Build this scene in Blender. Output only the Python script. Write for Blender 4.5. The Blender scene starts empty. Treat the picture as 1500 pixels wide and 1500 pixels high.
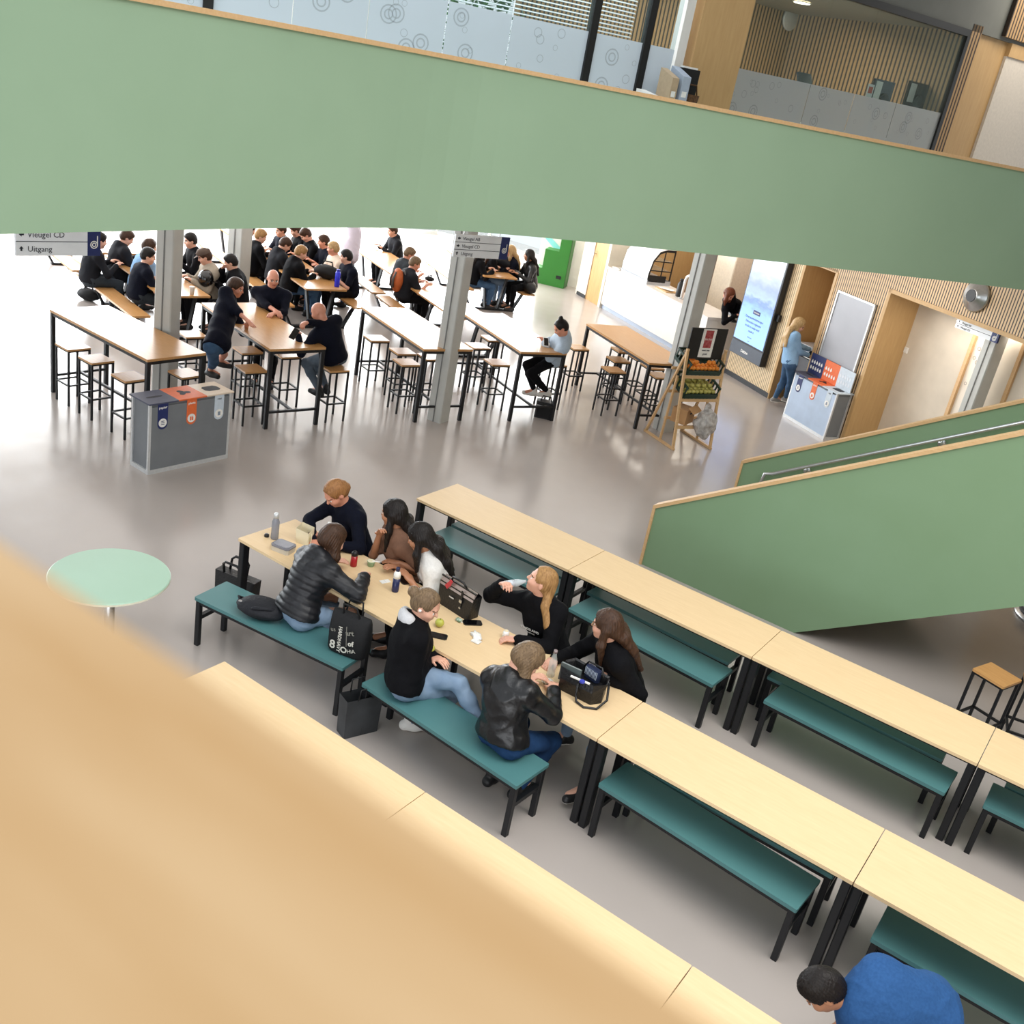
import bpy, math, random
import numpy as np
from mathutils import Vector, Matrix
random.seed(7); np.random.seed(7)
PI = math.pi
C = bpy.context.scene.collection
# ------------------------------------------------------------------ camera
FPX = 1489.64
CAM = np.array([5.5218, -7.3057, 4.7746])
RC = np.array([[0.80145342, 0.57256665, 0.17274216], [0.36465318, -0.23890523, -0.89997353], [-0.47402583, 0.78427784, -0.40025966]])
def at(u, v, z):
    "world point where the sight line through photo pixel (u,v) meets height z"
    d = np.array([(u - 750) / FPX, (v - 750) / FPX, 1.0]) @ RC
    t = (z - CAM[2]) / d[2]
    return CAM + d * t
def onplane(u, v, P0, ex, off=0.0):
    "(s, z) on the vertical plane through P0 along ex, moved off along its left normal"
    ex = np.array([ex[0], ex[1], 0.0]); ex /= np.linalg.norm(ex); nn = np.array([-ex[1], ex[0], 0.0])
    P = np.array([P0[0], P0[1], 0.0]) + nn * off
    d = np.array([(u - 750) / FPX, (v - 750) / FPX, 1.0]) @ RC
    X = CAM + d * (((P - CAM) @ nn) / (d @ nn))
    return (X - P) @ ex, X[2]
cd = bpy.data.cameras.new('camera'); cam = bpy.data.objects.new('camera', cd); C.objects.link(cam)
cd.sensor_width = 36; cd.sensor_fit = 'HORIZONTAL'; cd.lens = FPX / 1500 * 36
cd.clip_start = 0.01; cd.clip_end = 200
cam.matrix_world = Matrix([[RC[0][i], -RC[1][i], -RC[2][i], CAM[i]] for i in range(3)] + [[0, 0, 0, 1]])
cd.dof.use_dof = True; cd.dof.focus_distance = 9.0; cd.dof.aperture_fstop = 6.5
bpy.context.scene.camera = cam
sc = bpy.context.scene
sc.view_settings.view_transform = 'Standard'; sc.view_settings.look = 'None'
sc.view_settings.exposure = 0.32
# ------------------------------------------------------------------ materials
def srgb(h):
    h = h.lstrip('#'); r = []
    for i in (0, 2, 4):
        c = int(h[i:i + 2], 16) / 255
        r.append(c / 12.92 if c <= .04045 else ((c + .055) / 1.055) ** 2.4)
    return (*r, 1)
MATS = {}
def mat(name, col, rough=.5, metal=0., kind=None, col2=None, scale=20., bump=0., spec=.5, emit=0., trans=0., alpha=1., stretch=(1, 1, 1), amt=.5, coat=0.):
    "procedural principled material: colour varied by object-space noise"
    if name in MATS: return MATS[name]
    m = bpy.data.materials.new(name); m.use_nodes = True; nt = m.node_tree; N = nt.nodes; L = nt.links
    b = N['Principled BSDF']
    b.inputs['Roughness'].default_value = rough; b.inputs['Metallic'].default_value = metal
    b.inputs['Specular IOR Level'].default_value = spec
    b.inputs['Coat Weight'].default_value = coat
    c1 = srgb(col)
    c2 = srgb(col2) if col2 else tuple(min(1, x * .86) for x in c1[:3]) + (1,)
    tc = N.new('ShaderNodeTexCoord'); mp = N.new('ShaderNodeMapping'); mp.inputs['Scale'].default_value = stretch
    L.new(tc.outputs['Object'], mp.inputs['Vector'])
    nz = N.new('ShaderNodeTexNoise'); nz.inputs['Scale'].default_value = scale; nz.inputs['Detail'].default_value = 4
    L.new(mp.outputs[0], nz.inputs['Vector'])
    mx = N.new('ShaderNodeMix'); mx.data_type = 'RGBA'; mx.inputs['A'].default_value = c1; mx.inputs['B'].default_value = c2
    rp = N.new('ShaderNodeMapRange'); rp.inputs['From Min'].default_value = .5 - amt * .5; rp.inputs['From Max'].default_value = .5 + amt * .5
    L.new(nz.outputs['Fac'], rp.inputs['Value']); L.new(rp.outputs[0], mx.inputs['Factor'])
    L.new(mx.outputs['Result'], b.inputs['Base Color'])
    if bump:
        bp = N.new('ShaderNodeBump'); bp.inputs['Strength'].default_value = bump; bp.inputs['Distance'].default_value = .02
        L.new(nz.outputs['Fac'], bp.inputs['Height']); L.new(bp.outputs[0], b.inputs['Normal'])
    if emit:
        L.new(mx.outputs['Result'], b.inputs['Emission Color']); b.inputs['Emission Strength'].default_value = emit
    if trans: b.inputs['Transmission Weight'].default_value = trans; b.inputs['IOR'].default_value = 1.3
    if alpha < 1: b.inputs['Alpha'].default_value = alpha
    MATS[name] = m; return m
def slat_mat(name, light, dark, pitch, duty=.62):
    "vertical timber battens over a dark backing, along the object's local X"
    m = bpy.data.materials.new(name); m.use_nodes = True; nt = m.node_tree; N = nt.nodes; L = nt.links; b = N['Principled BSDF']
    tc = N.new('ShaderNodeTexCoord'); sp = N.new('ShaderNodeSeparateXYZ'); L.new(tc.outputs['Object'], sp.inputs[0])
    d = N.new('ShaderNodeMath'); d.operation = 'DIVIDE'; d.inputs[1].default_value = pitch; L.new(sp.outputs[0], d.inputs[0])
    f = N.new('ShaderNodeMath'); f.operation = 'FRACT'; L.new(d.outputs[0], f.inputs[0])
    g = N.new('ShaderNodeMath'); g.operation = 'LESS_THAN'; g.inputs[1].default_value = duty; L.new(f.outputs[0], g.inputs[0])
    mx = N.new('ShaderNodeMix'); mx.data_type = 'RGBA'; mx.inputs['A'].default_value = srgb(dark); mx.inputs['B'].default_value = srgb(light)
    L.new(g.outputs[0], mx.inputs['Factor']); L.new(mx.outputs['Result'], b.inputs['Base Color']); b.inputs['Roughness'].default_value = .6
    bp = N.new('ShaderNodeBump'); bp.inputs['Distance'].default_value = .02; bp.inputs['Strength'].default_value = .6
    L.new(g.outputs[0], bp.inputs['Height']); L.new(bp.outputs[0], b.inputs['Normal'])
    return m
def glass_mat(name, col, rough, alpha):
    "thin sheet: mix of clear and glossy/frosted so light passes"
    m = bpy.data.materials.new(name); m.use_nodes = True; nt = m.node_tree; N = nt.nodes; L = nt.links
    for n in list(N): N.remove(n)
    o = N.new('ShaderNodeOutputMaterial'); t = N.new('ShaderNodeBsdfTransparent'); t.inputs[0].default_value = srgb('#eef4f4')
    p = N.new('ShaderNodeBsdfPrincipled'); p.inputs['Base Color'].default_value = srgb(col); p.inputs['Roughness'].default_value = rough
    x = N.new('ShaderNodeMixShader'); x.inputs[0].default_value = alpha
    L.new(t.outputs[0], x.inputs[1]); L.new(p.outputs[0], x.inputs[2]); L.new(x.outputs[0], o.inputs[0]); return m
def emit_mat(name, col, s):
    m = bpy.data.materials.new(name); m.use_nodes = True; N = m.node_tree.nodes; b = N['Principled BSDF']
    b.inputs['Base Color'].default_value = srgb(col); b.inputs['Emission Color'].default_value = srgb(col); b.inputs['Emission Strength'].default_value = s; return m
WOOD = mat('birch_laminate', '#e8cca2', .38, col2='#dec094', scale=6, stretch=(1, 9, 9), amt=.7, spec=.4)
WOODHI = mat('oak_tabletop', '#c99a63', .3, col2='#b5834e', scale=5, stretch=(1.2, 10, 10), amt=.7)
OAK = mat('oak_cap', '#d8b487', .5, col2='#c7a06e', scale=5, stretch=(1, 9, 9), amt=.8)
OAKP = mat('oak_panel', '#c8a573', .55, col2='#b79260', scale=4, stretch=(8, 8, .8), amt=.8)
RAILW = mat('foreground_oak', '#dcb98a', .5, col2='#c79c64', scale=8, stretch=(.9, 5, 5), amt=.5)
TEAL = mat('teal_laminate', '#4f7f80', .42, col2='#4a787a', scale=3)
STEEL = mat('anthracite_steel', '#17191d', .45, metal=.2, scale=30)
BLACK = mat('black_metal', '#101113', .5, scale=30)
COLG = mat('grey_paint', '#c6c7c2', .5, scale=4)
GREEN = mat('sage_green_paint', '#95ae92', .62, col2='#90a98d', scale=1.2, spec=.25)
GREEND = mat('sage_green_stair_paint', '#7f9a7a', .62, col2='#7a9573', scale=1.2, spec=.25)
WHITE = mat('white_paint', '#e9e6e0', .6, scale=3)
WARM = mat('warm_white_paint', '#d9cebd', .7, scale=3)
GREYW = mat('grey_wall_paint', '#6f716c', .7, scale=3)
CHROME = mat('brushed_steel', '#c9ccce', .28, metal=.9, scale=30)
ALU = mat('aluminium_trim', '#d7d9da', .35, metal=.4, scale=30)
BINP = mat('dark_grey_panel', '#787c80', .5, scale=5)
BINL = mat('pale_blue_panel', '#b9cbe2', .4, scale=5)
NAVY = mat('navy_print', '#1c2a63', .5, scale=20)
NAVYT = mat('slate_blue_lid', '#4d5166', .45, scale=20)
ORANGE = mat('orange_print', '#e8703a', .5, scale=20)
PALE = mat('pale_print', '#cdd9e4', .5, scale=20)
BONE = mat('bone_lid', '#e6d3bd', .45, scale=20)
VOID = mat('dark_opening', '#0b0f1e', .6, scale=20)
PAPER = mat('white_paper', '#f2f1ec', .7, scale=20)
INK = mat('dark_ink', '#2c2f3a', .7, scale=20)
LEATHER = mat('black_leather', '#0c0c0e', .4, col2='#131315', scale=60, bump=.25)
CANVAS = mat('black_canvas', '#0c0c0f', .8, scale=90, bump=.2)
PLAST = mat('clear_plastic', '#e9efee', .08, trans=.85, scale=20)
SCREEN = mat('black_glass', '#0a0a0d', .12, scale=10)
# ------------------------------------------------------------------ mesh building
class MB:
    def __init__(s): s.v = []; s.f = []; s.m = []
    def add(s, vs, fs, mi=0):
        o = len(s.v); s.v += [tuple(float(c) for c in v) for v in vs]; s.f += [tuple(i + o for i in f) for f in fs]; s.m += [mi] * len(fs); return s
    def box(s, c, d, mi=0, rz=0., R=None, bev=0.):
        x, y, z = d[0] / 2, d[1] / 2, d[2] / 2
        vs = []
        if bev:
            b = min(bev, x * .9, y * .9)
            ring = [(-x + b, -y), (x - b, -y), (x, -y + b), (x, y - b), (x - b, y), (-x + b, y), (-x, y - b), (-x, -y + b)]
        else: ring = [(-x, -y), (x, -y), (x, y), (-x, y)]
        n = len(ring)
        P = [Vector((a, b_, -z)) for a, b_ in ring] + [Vector((a, b_, z)) for a, b_ in ring]
        M = R if R is not None else Matrix.Rotation(rz, 3, 'Z')
        vs = [M @ p + Vector(c) for p in P]
        fs = [tuple(reversed(range(n))), tuple(range(n, 2 * n))] + [(i, (i + 1) % n, n + (i + 1) % n, n + i) for i in range(n)]
        return s.add(vs, fs, mi)
    def bar(s, p, q, w, h=None, mi=0, up=(0, 0, 1)):
        h = h or w; p = Vector(p); q = Vector(q); d = (q - p); L = d.length; d.normalize()
        u = Vector(up)
        if abs(d.dot(u)) > .95: u = Vector((0, 1, 0))
        a = d.cross(u).normalized(); u = a.cross(d)
        return s.box((p + q) / 2, (L, w, h), mi, R=Matrix((d, a, u)).transposed() if False else Matrix((d, -a, u)).transposed())
    def tube(s, pts, r, seg=10, mi=0, caps=True):
        pts = [Vector(p) for p in pts]; n = len(pts); rr = r if isinstance(r, (list, tuple)) else [r] * n
        vs = []; prev = None
        for i, p in enumerate(pts):
            t = (pts[min(i + 1, n - 1)] - pts[max(i - 1, 0)]).normalized()
            if prev is None:
                a = t.orthogonal().normalized()
            else:
                a = (prev - t * prev.dot(t)).normalized()
            prev = a; b = t.cross(a)
            for k in range(seg):
                an = 2 * PI * k / seg; vs.append(p + (a * math.cos(an) + b * math.sin(an)) * rr[i])
        fs = [(i * seg + k, i * seg + (k + 1) % seg, (i + 1) * seg + (k + 1) % seg, (i + 1) * seg + k) for i in range(n - 1) for k in range(seg)]
        if caps: fs += [tuple(reversed(range(seg))), tuple(range((n - 1) * seg, n * seg))]
        return s.add(vs, fs, mi)
    def lathe(s, c, prof, seg=20, mi=0, mats=None, R=None):
        c = Vector(c); vs = []
        M = R or Matrix.Identity(3)
        for r, z in prof:
            for k in range(seg):
                an = 2 * PI * k / seg; vs.append(c + M @ Vector((r * math.cos(an), r * math.sin(an), z)))
        for i in range(len(prof) - 1):
            pass
        n = len(prof); o = len(s.v)
        s.v += [tuple(v) for v in vs]
        for i in range(n - 1):
            for k in range(seg):
                s.f.append((o + i * seg + k, o + i * seg + (k + 1) % seg, o + (i + 1) * seg + (k + 1) % seg, o + (i + 1) * seg + k)); s.m.append(mats[i] if mats else mi)
        s.f.append(tuple(o + k for k in reversed(range(seg)))); s.m.append(mats[0] if mats else mi)
        s.f.append(tuple(o + (n - 1) * seg + k for k in range(seg))); s.m.append(mats[-1] if mats else mi)
        return s
    def prism(s, poly, d0, d1, axis='z', mi=0):
        "extrude polygon: axis z -> (x,y) poly between z=d0..d1 ; axis y -> (x,z) poly between y=d0..d1"
        n = len(poly)
        if axis == 'z': A = [(x, y, d0) for x, y in poly]; B = [(x, y, d1) for x, y in poly]
        elif axis == 'y': A = [(x, d0, y) for x, y in poly]; B = [(x, d1, y) for x, y in poly]
        else: A = [(d0, x, y) for x, y in poly]; B = [(d1, x, y) for x, y in poly]
        return s.add(A + B, [tuple(reversed(range(n))), tuple(range(n, 2 * n))] + [(i, (i + 1) % n, n + (i + 1) % n, n + i) for i in range(n)], mi)
    def build(s, name, mats, parent=None, smooth=False, loc=None, rz=0.):
        me = bpy.data.meshes.new(name); me.from_pydata(s.v, [], s.f)
        for m in (mats if isinstance(mats, (list, tuple)) else [mats]): me.materials.append(m)
        me.polygons.foreach_set('material_index', s.m)
        if smooth: me.polygons.foreach_set('use_smooth', [True] * len(me.polygons))
        me.update()
        import bmesh
        bm = bmesh.new(); bm.from_mesh(me); bmesh.ops.recalc_face_normals(bm, faces=bm.faces); bm.to_mesh(me); bm.free()
        o = bpy.data.objects.new(name, me); C.objects.link(o)
        if parent is not None: o.parent = parent
        if loc is not None: o.location = loc
        o.rotation_euler.z = rz
        return o
def tag(o, label=None, cat=None, group=None, kind=None):
    if label: o['label'] = label
    if cat: o['category'] = cat
    if group: o['group'] = group
    if kind: o['kind'] = kind
    return o
def thing(name, label, cat, loc=(0, 0, 0), rz=0., group=None, kind=None):
    o = bpy.data.objects.new(name, None); C.objects.link(o); o.empty_display_size = .1
    o.location = loc; o.rotation_euler = (0, 0, rz); return tag(o, label, cat, group, kind)
def dup(root, loc, rz=0., label=None, group=None):
    r = root.copy(); C.objects.link(r); r.location = loc; r.rotation_euler = (0, 0, rz)
    if label: r['label'] = label
    if group: r['group'] = group
    for ch in list(root.children):
        c = ch.copy(); C.objects.link(c); c.parent = r
        for g in list(ch.children):
            d = g.copy(); C.objects.link(d); d.parent = c
    return r
def text_mesh(name, body, size, m, parent, M4, bold=0., align='LEFT', extr=.0006):
    cu = bpy.data.curves.new(name, 'FONT'); cu.body = body; cu.size = size; cu.extrude = extr; cu.align_x = align; cu.align_y = 'CENTER'; cu.offset = bold; cu.resolution_u = 2
    t = bpy.data.objects.new('tmp_text', cu); C.objects.link(t)
    bpy.context.view_layer.update()
    me = bpy.data.meshes.new_from_object(t.evaluated_get(bpy.context.evaluated_depsgraph_get()))
    bpy.data.objects.remove(t)
    me.materials.clear(); me.materials.append(m); me.transform(M4)
    o = bpy.data.objects.new(name, me); C.objects.link(o); o.parent = parent
    return o
def frame4(o, x, y):
    "matrix putting text's right along x and its up along y at point o"
    x = Vector(x).normalized(); y = Vector(y).normalized(); z = x.cross(y)
    M = Matrix.Identity(4)
    for i in range(3): M[i][0] = x[i]; M[i][1] = y[i]; M[i][2] = z[i]; M[i][3] = o[i]
    return M
def blob(name, prof_fn, mats, parent=None, nu=24, nv=14, loc=None, mi_fn=None):
    "closed lumpy surface: prof_fn(u, v) -> point, u around, v from bottom to top"
    b = MB()
    vs = [prof_fn(2 * PI * i / nu, j / nv) for j in range(nv + 1) for i in range(nu)]
    fs = [(j * nu + i, j * nu + (i + 1) % nu, (j + 1) * nu + (i + 1) % nu, (j + 1) * nu + i) for j in range(nv) for i in range(nu)]
    fs += [tuple(reversed(range(nu))), tuple(range(nv * nu, (nv + 1) * nu))]
    b.add(vs, fs)
    return b.build(name, mats, parent, True, loc)
# ------------------------------------------------------------------ people: smooth surfaces grown from posed joints
def nrm(v):
    v = np.asarray(v, float); return v / (np.linalg.norm(v) + 1e-12)
class Field:
    def __init__(s): s.p = []; s.cuts = []
    def cone(s, a, b, ra, rb=None, k=.03):
        s.p.append(('c', np.asarray(a, float), np.asarray(b, float), ra, rb if rb is not None else ra, k)); return s
    def ell(s, c, r, R=None, k=.03, sub=False):
        s.p.append(('s' if sub else 'e', np.asarray(c, float), np.asarray(r, float), np.eye(3) if R is None else np.asarray(R, float), k)); return s
    def cut(s, p, n): s.cuts.append((np.asarray(p, float), nrm(n))); return s      # removes the side n points to
    def mesh(s, h):
        lo = np.full(3, 1e9); hi = -lo
        bb = []
        for q in s.p:
            if q[0] == 'c': r = max(q[3], q[4]); l_, h_ = np.minimum(q[1], q[2]) - r, np.maximum(q[1], q[2]) + r; k = q[5]
            else:
                e = np.sqrt(((q[3] * q[2][:, None]) ** 2).sum(0)); l_, h_ = q[1] - e, q[1] + e; k = q[4]
            bb.append((l_ - k - 2 * h, h_ + k + 2 * h))
            if q[0] != 's': lo = np.minimum(lo, l_); hi = np.maximum(hi, h_)
        lo -= 3 * h; hi += 3 * h
        n = np.ceil((hi - lo) / h).astype(int) + 1
        D = np.full(n, 1.0, np.float32)
        ax = [lo[i] + h * np.arange(n[i]) for i in range(3)]
        for q, (l_, h_) in zip(s.p, bb):
            i0 = np.clip(np.floor((l_ - lo) / h).astype(int), 0, n - 1); i1 = np.clip(np.ceil((h_ - lo) / h).astype(int) + 1, 1, n)
            if (i1 <= i0).any(): continue
            X = ax[0][i0[0]:i1[0], None, None]; Y = ax[1][None, i0[1]:i1[1], None]; Z = ax[2][None, None, i0[2]:i1[2]]
            sl = tuple(slice(i0[i], i1[i]) for i in range(3))
            if q[0] == 'c':
                a, b, ra, rb, k = q[1:]
                d = b - a; L2 = max(d @ d, 1e-9)
                px, py, pz = X - a[0], Y - a[1], Z - a[2]
                t = np.clip((px * d[0] + py * d[1] + pz * d[2]) / L2, 0, 1)
                e = np.sqrt((px - t * d[0]) ** 2 + (py - t * d[1]) ** 2 + (pz - t * d[2]) ** 2) - (ra + (rb - ra) * t)
            else:
                c, r, R, k = q[1:]
                px, py, pz = X - c[0], Y - c[1], Z - c[2]
                u = [(px * R[i][0] + py * R[i][1] + pz * R[i][2]) for i in range(3)]
                k0 = np.sqrt(sum((u[i] / r[i]) ** 2 for i in range(3))); k1 = np.sqrt(sum((u[i] / r[i] ** 2) ** 2 for i in range(3))) + 1e-6
                e = k0 * (k0 - 1) / k1
            d0 = D[sl]
            if q[0] == 's':
                hh = np.maximum(k - np.abs(d0 + e), 0) / k; D[sl] = np.maximum(d0, -e) + hh * hh * k * .25
            else:
                hh = np.maximum(k - np.abs(d0 - e), 0) / k; D[sl] = np.minimum(d0, e) - hh * hh * k * .25
        for p, nn in s.cuts:
            D = np.maximum(D, ((ax[0][:, None, None] - p[0]) * nn[0] + (ax[1][None, :, None] - p[1]) * nn[1] + (ax[2][None, None, :] - p[2]) * nn[2]).astype(np.float32))
        return nets(D, lo, h)
def nets(D, lo, h):
    S = D < 0
    a = S[:-1, :-1, :-1].astype(np.int8); cnt = np.zeros_like(a)
    offs = [(i, j, k) for i in (0, 1) for j in (0, 1) for k in (0, 1)]
    nx, ny, nz = D.shape
    for i, j, k in offs: cnt += S[i:nx - 1 + i, j:ny - 1 + j, k:nz - 1 + k]
    act = np.argwhere((cnt > 0) & (cnt < 8))
    idx = np.full(cnt.shape, -1, np.int32); idx[tuple(act.T)] = np.arange(len(act))
    val = np.stack([D[act[:, 0] + i, act[:, 1] + j, act[:, 2] + k] for i, j, k in offs], 1)
    pos = np.zeros((len(act), 3)); w = np.zeros(len(act))
    for x in range(8):
        for y in range(x + 1, 8):
            ox, oy = np.array(offs[x]), np.array(offs[y])
            if abs(ox - oy).sum() != 1: continue
            va, vb = val[:, x], val[:, y]; m = (va < 0) != (vb < 0)
            t = np.where(m, va / np.where(m, va - vb, 1), 0)
            pos += m[:, None] * (ox + t[:, None] * (oy - ox)); w += m
    V = lo + h * (act + pos / np.maximum(w, 1)[:, None])
    Q = []
    for axis in range(3):
        s0 = [slice(1, -1)] * 3; s1 = [slice(1, -1)] * 3; s0[axis] = slice(0, -1); s1[axis] = slice(1, None)
        A = S[tuple(s0)]; B = S[tuple(s1)]
        e = np.argwhere(A != B); fl = A[tuple(e.T)]
        o = np.ones(3, int); o[axis] = 0
        e = e + o
        u = np.zeros(3, int); v = np.zeros(3, int); u[(axis + 1) % 3] = 1; v[(axis + 2) % 3] = 1
        q = np.stack([idx[tuple((e - u - v).T)], idx[tuple((e - v).T)], idx[tuple(e.T)], idx[tuple((e - u).T)]], 1)
        q[~fl] = q[~fl][:, ::-1]
        Q.append(q[(q >= 0).all(1)])
    return V, np.concatenate(Q)
def vnoise(V, f):
    x, y, z = V.T * f
    return (np.sin(x + 2.1 * np.sin(y * .7 + 1.3)) + np.sin(y * 1.1 + 1.7 * np.sin(z * .8 + .4)) + np.sin(z * .9 + 1.9 * np.sin(x * .6 + 2.2))) / 3
def surf(name, V, Q, mats, parent, mi=None, wrinkle=0., wf=40., ridge=False):
    me = bpy.data.meshes.new(name)
    me.vertices.add(len(V)); me.loops.add(4 * len(Q)); me.polygons.add(len(Q))
    me.vertices.foreach_set('co', V.astype(np.float32).ravel())
    me.loops.foreach_set('vertex_index', Q.astype(np.int32).ravel())
    me.polygons.foreach_set('loop_start', np.arange(0, 4 * len(Q), 4, dtype=np.int32))
    me.polygons.foreach_set('use_smooth', np.ones(len(Q), bool))
    for m in mats: me.materials.append(m)
    me.update(calc_edges=True)
    if wrinkle:
        nn = np.zeros(len(V) * 3, np.float32); me.vertices.foreach_get('normal', nn); nn = nn.reshape(-1, 3)
        f = vnoise(V, wf); f = 1 - 2 * np.abs(f) if ridge else f
        V = V + nn * (wrinkle * f)[:, None]; me.vertices.foreach_set('co', V.astype(np.float32).ravel())
    if mi is not None: me.polygons.foreach_set('material_index', mi.astype(np.int32))
    me.validate(); me.update()
    o = bpy.data.objects.new(name, me); C.objects.link(o); o.parent = parent
    return o
def ik(a, t, l1, l2, hint):
    d = t - a; L = np.linalg.norm(d); d = d / (L + 1e-9)
    L = min(max(L, abs(l1 - l2) + .02), l1 + l2 - .005); t = a + d * L
    x = (l1 * l1 - l2 * l2 + L * L) / (2 * L); y = math.sqrt(max(l1 * l1 - x * x, 0))
    hh = hint - d * (hint @ d); return a + d * x + nrm(hh) * y, t
SKIN = {'fair': mat('skin_fair', '#e0ae95', .5, col2='#d39c85', scale=12), 'tan': mat('skin_tan', '#b98262', .5, col2='#a87353', scale=12), 'pink': mat('skin_pink', '#d99a80', .5, col2='#cc8a70', scale=12)}
LIP = mat('lips', '#b0605a', .45); EYEW = mat('eye_white', '#e8e4df', .3); IRIS = mat('iris', '#2a2019', .25); BROW = mat('brow', '#6b4c34', .8)
def hairm(n, c, c2): return mat('hair_' + n, c, .5, col2=c2, spec=.3, scale=26, stretch=(3, 3, .5), bump=.35, amt=.6)
HAIR = {'blonde': hairm('blonde', '#b98f5c', '#7d5a35'), 'ginger': hairm('ginger', '#a87848', '#7c5130'), 'red': hairm('red', '#7a3d1e', '#4c2411'), 'dark': hairm('dark', '#1d1512', '#0e0a09'), 'brown': hairm('brown', '#4e3423', '#2c1c13'),
        'ash': hairm('ash', '#8a7256', '#4d3c2c'), 'grey': hairm('grey', '#8c8880', '#5d5953'), 'lightblonde': hairm('light_blonde', '#cfb083', '#94733f')}
FAB = {}
def fab(n, c, c2=None, rough=.85, sc=70, bump=.15, **k):
    FAB[n] = mat('fabric_' + n, c, rough, col2=c2, scale=sc, bump=bump, spec=.5 if rough < .6 else .15, **k); return FAB[n]
fab('black', '#0b0b0f'); fab('navy', '#0d1122', '#0a0d18'); fab('charcoal', '#202126'); fab('puffer', '#111219', '#0b0c11', .5, 12, .3); fab('leather', '#0b0b0d', '#121214', .33, 14, .35)
fab('jean_light', '#8fa3b8', '#6f87a3', sc=9, amt=.7); fab('jean_blue', '#27466f', '#1b3356', sc=9, amt=.7); fab('jean_mid', '#4d6a8a', '#3a5474', sc=9); fab('white', '#e4e1dc'); fab('blue', '#30588a', '#284c7c')
fab('lightblue', '#8db4dc'); fab('knit_blue', '#8fb0cf', '#7ea2c4'); fab('denim_pale', '#b9c8d6', '#a6b8c9'); fab('beige', '#a99f8f', '#9a8f80'); fab('cream', '#e8d5c3'); fab('darkpants', '#111114'); fab('greypants', '#55565a')
fab('jean_grey', '#4a5560', '#68727d', sc=9, amt=.7); fab('lightgrey', '#c9c9cc'); fab('brownish', '#7d5c4a'); fab('lilac', '#d5cddc'); fab('slate', '#3b4147')
SH = {'sneaker': mat('shoe_sneaker', '#1a1a1c', .5), 'black': mat('shoe_black', '#131315', .5), 'white': mat('shoe_white', '#e6e4df', .5), 'grey': mat('shoe_grey', '#8d8a86', .6)}
SOLE = mat('shoe_sole', '#e9e6df', .6); SOLEB = mat('shoe_sole_black', '#1a1a1b', .7)
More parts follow.
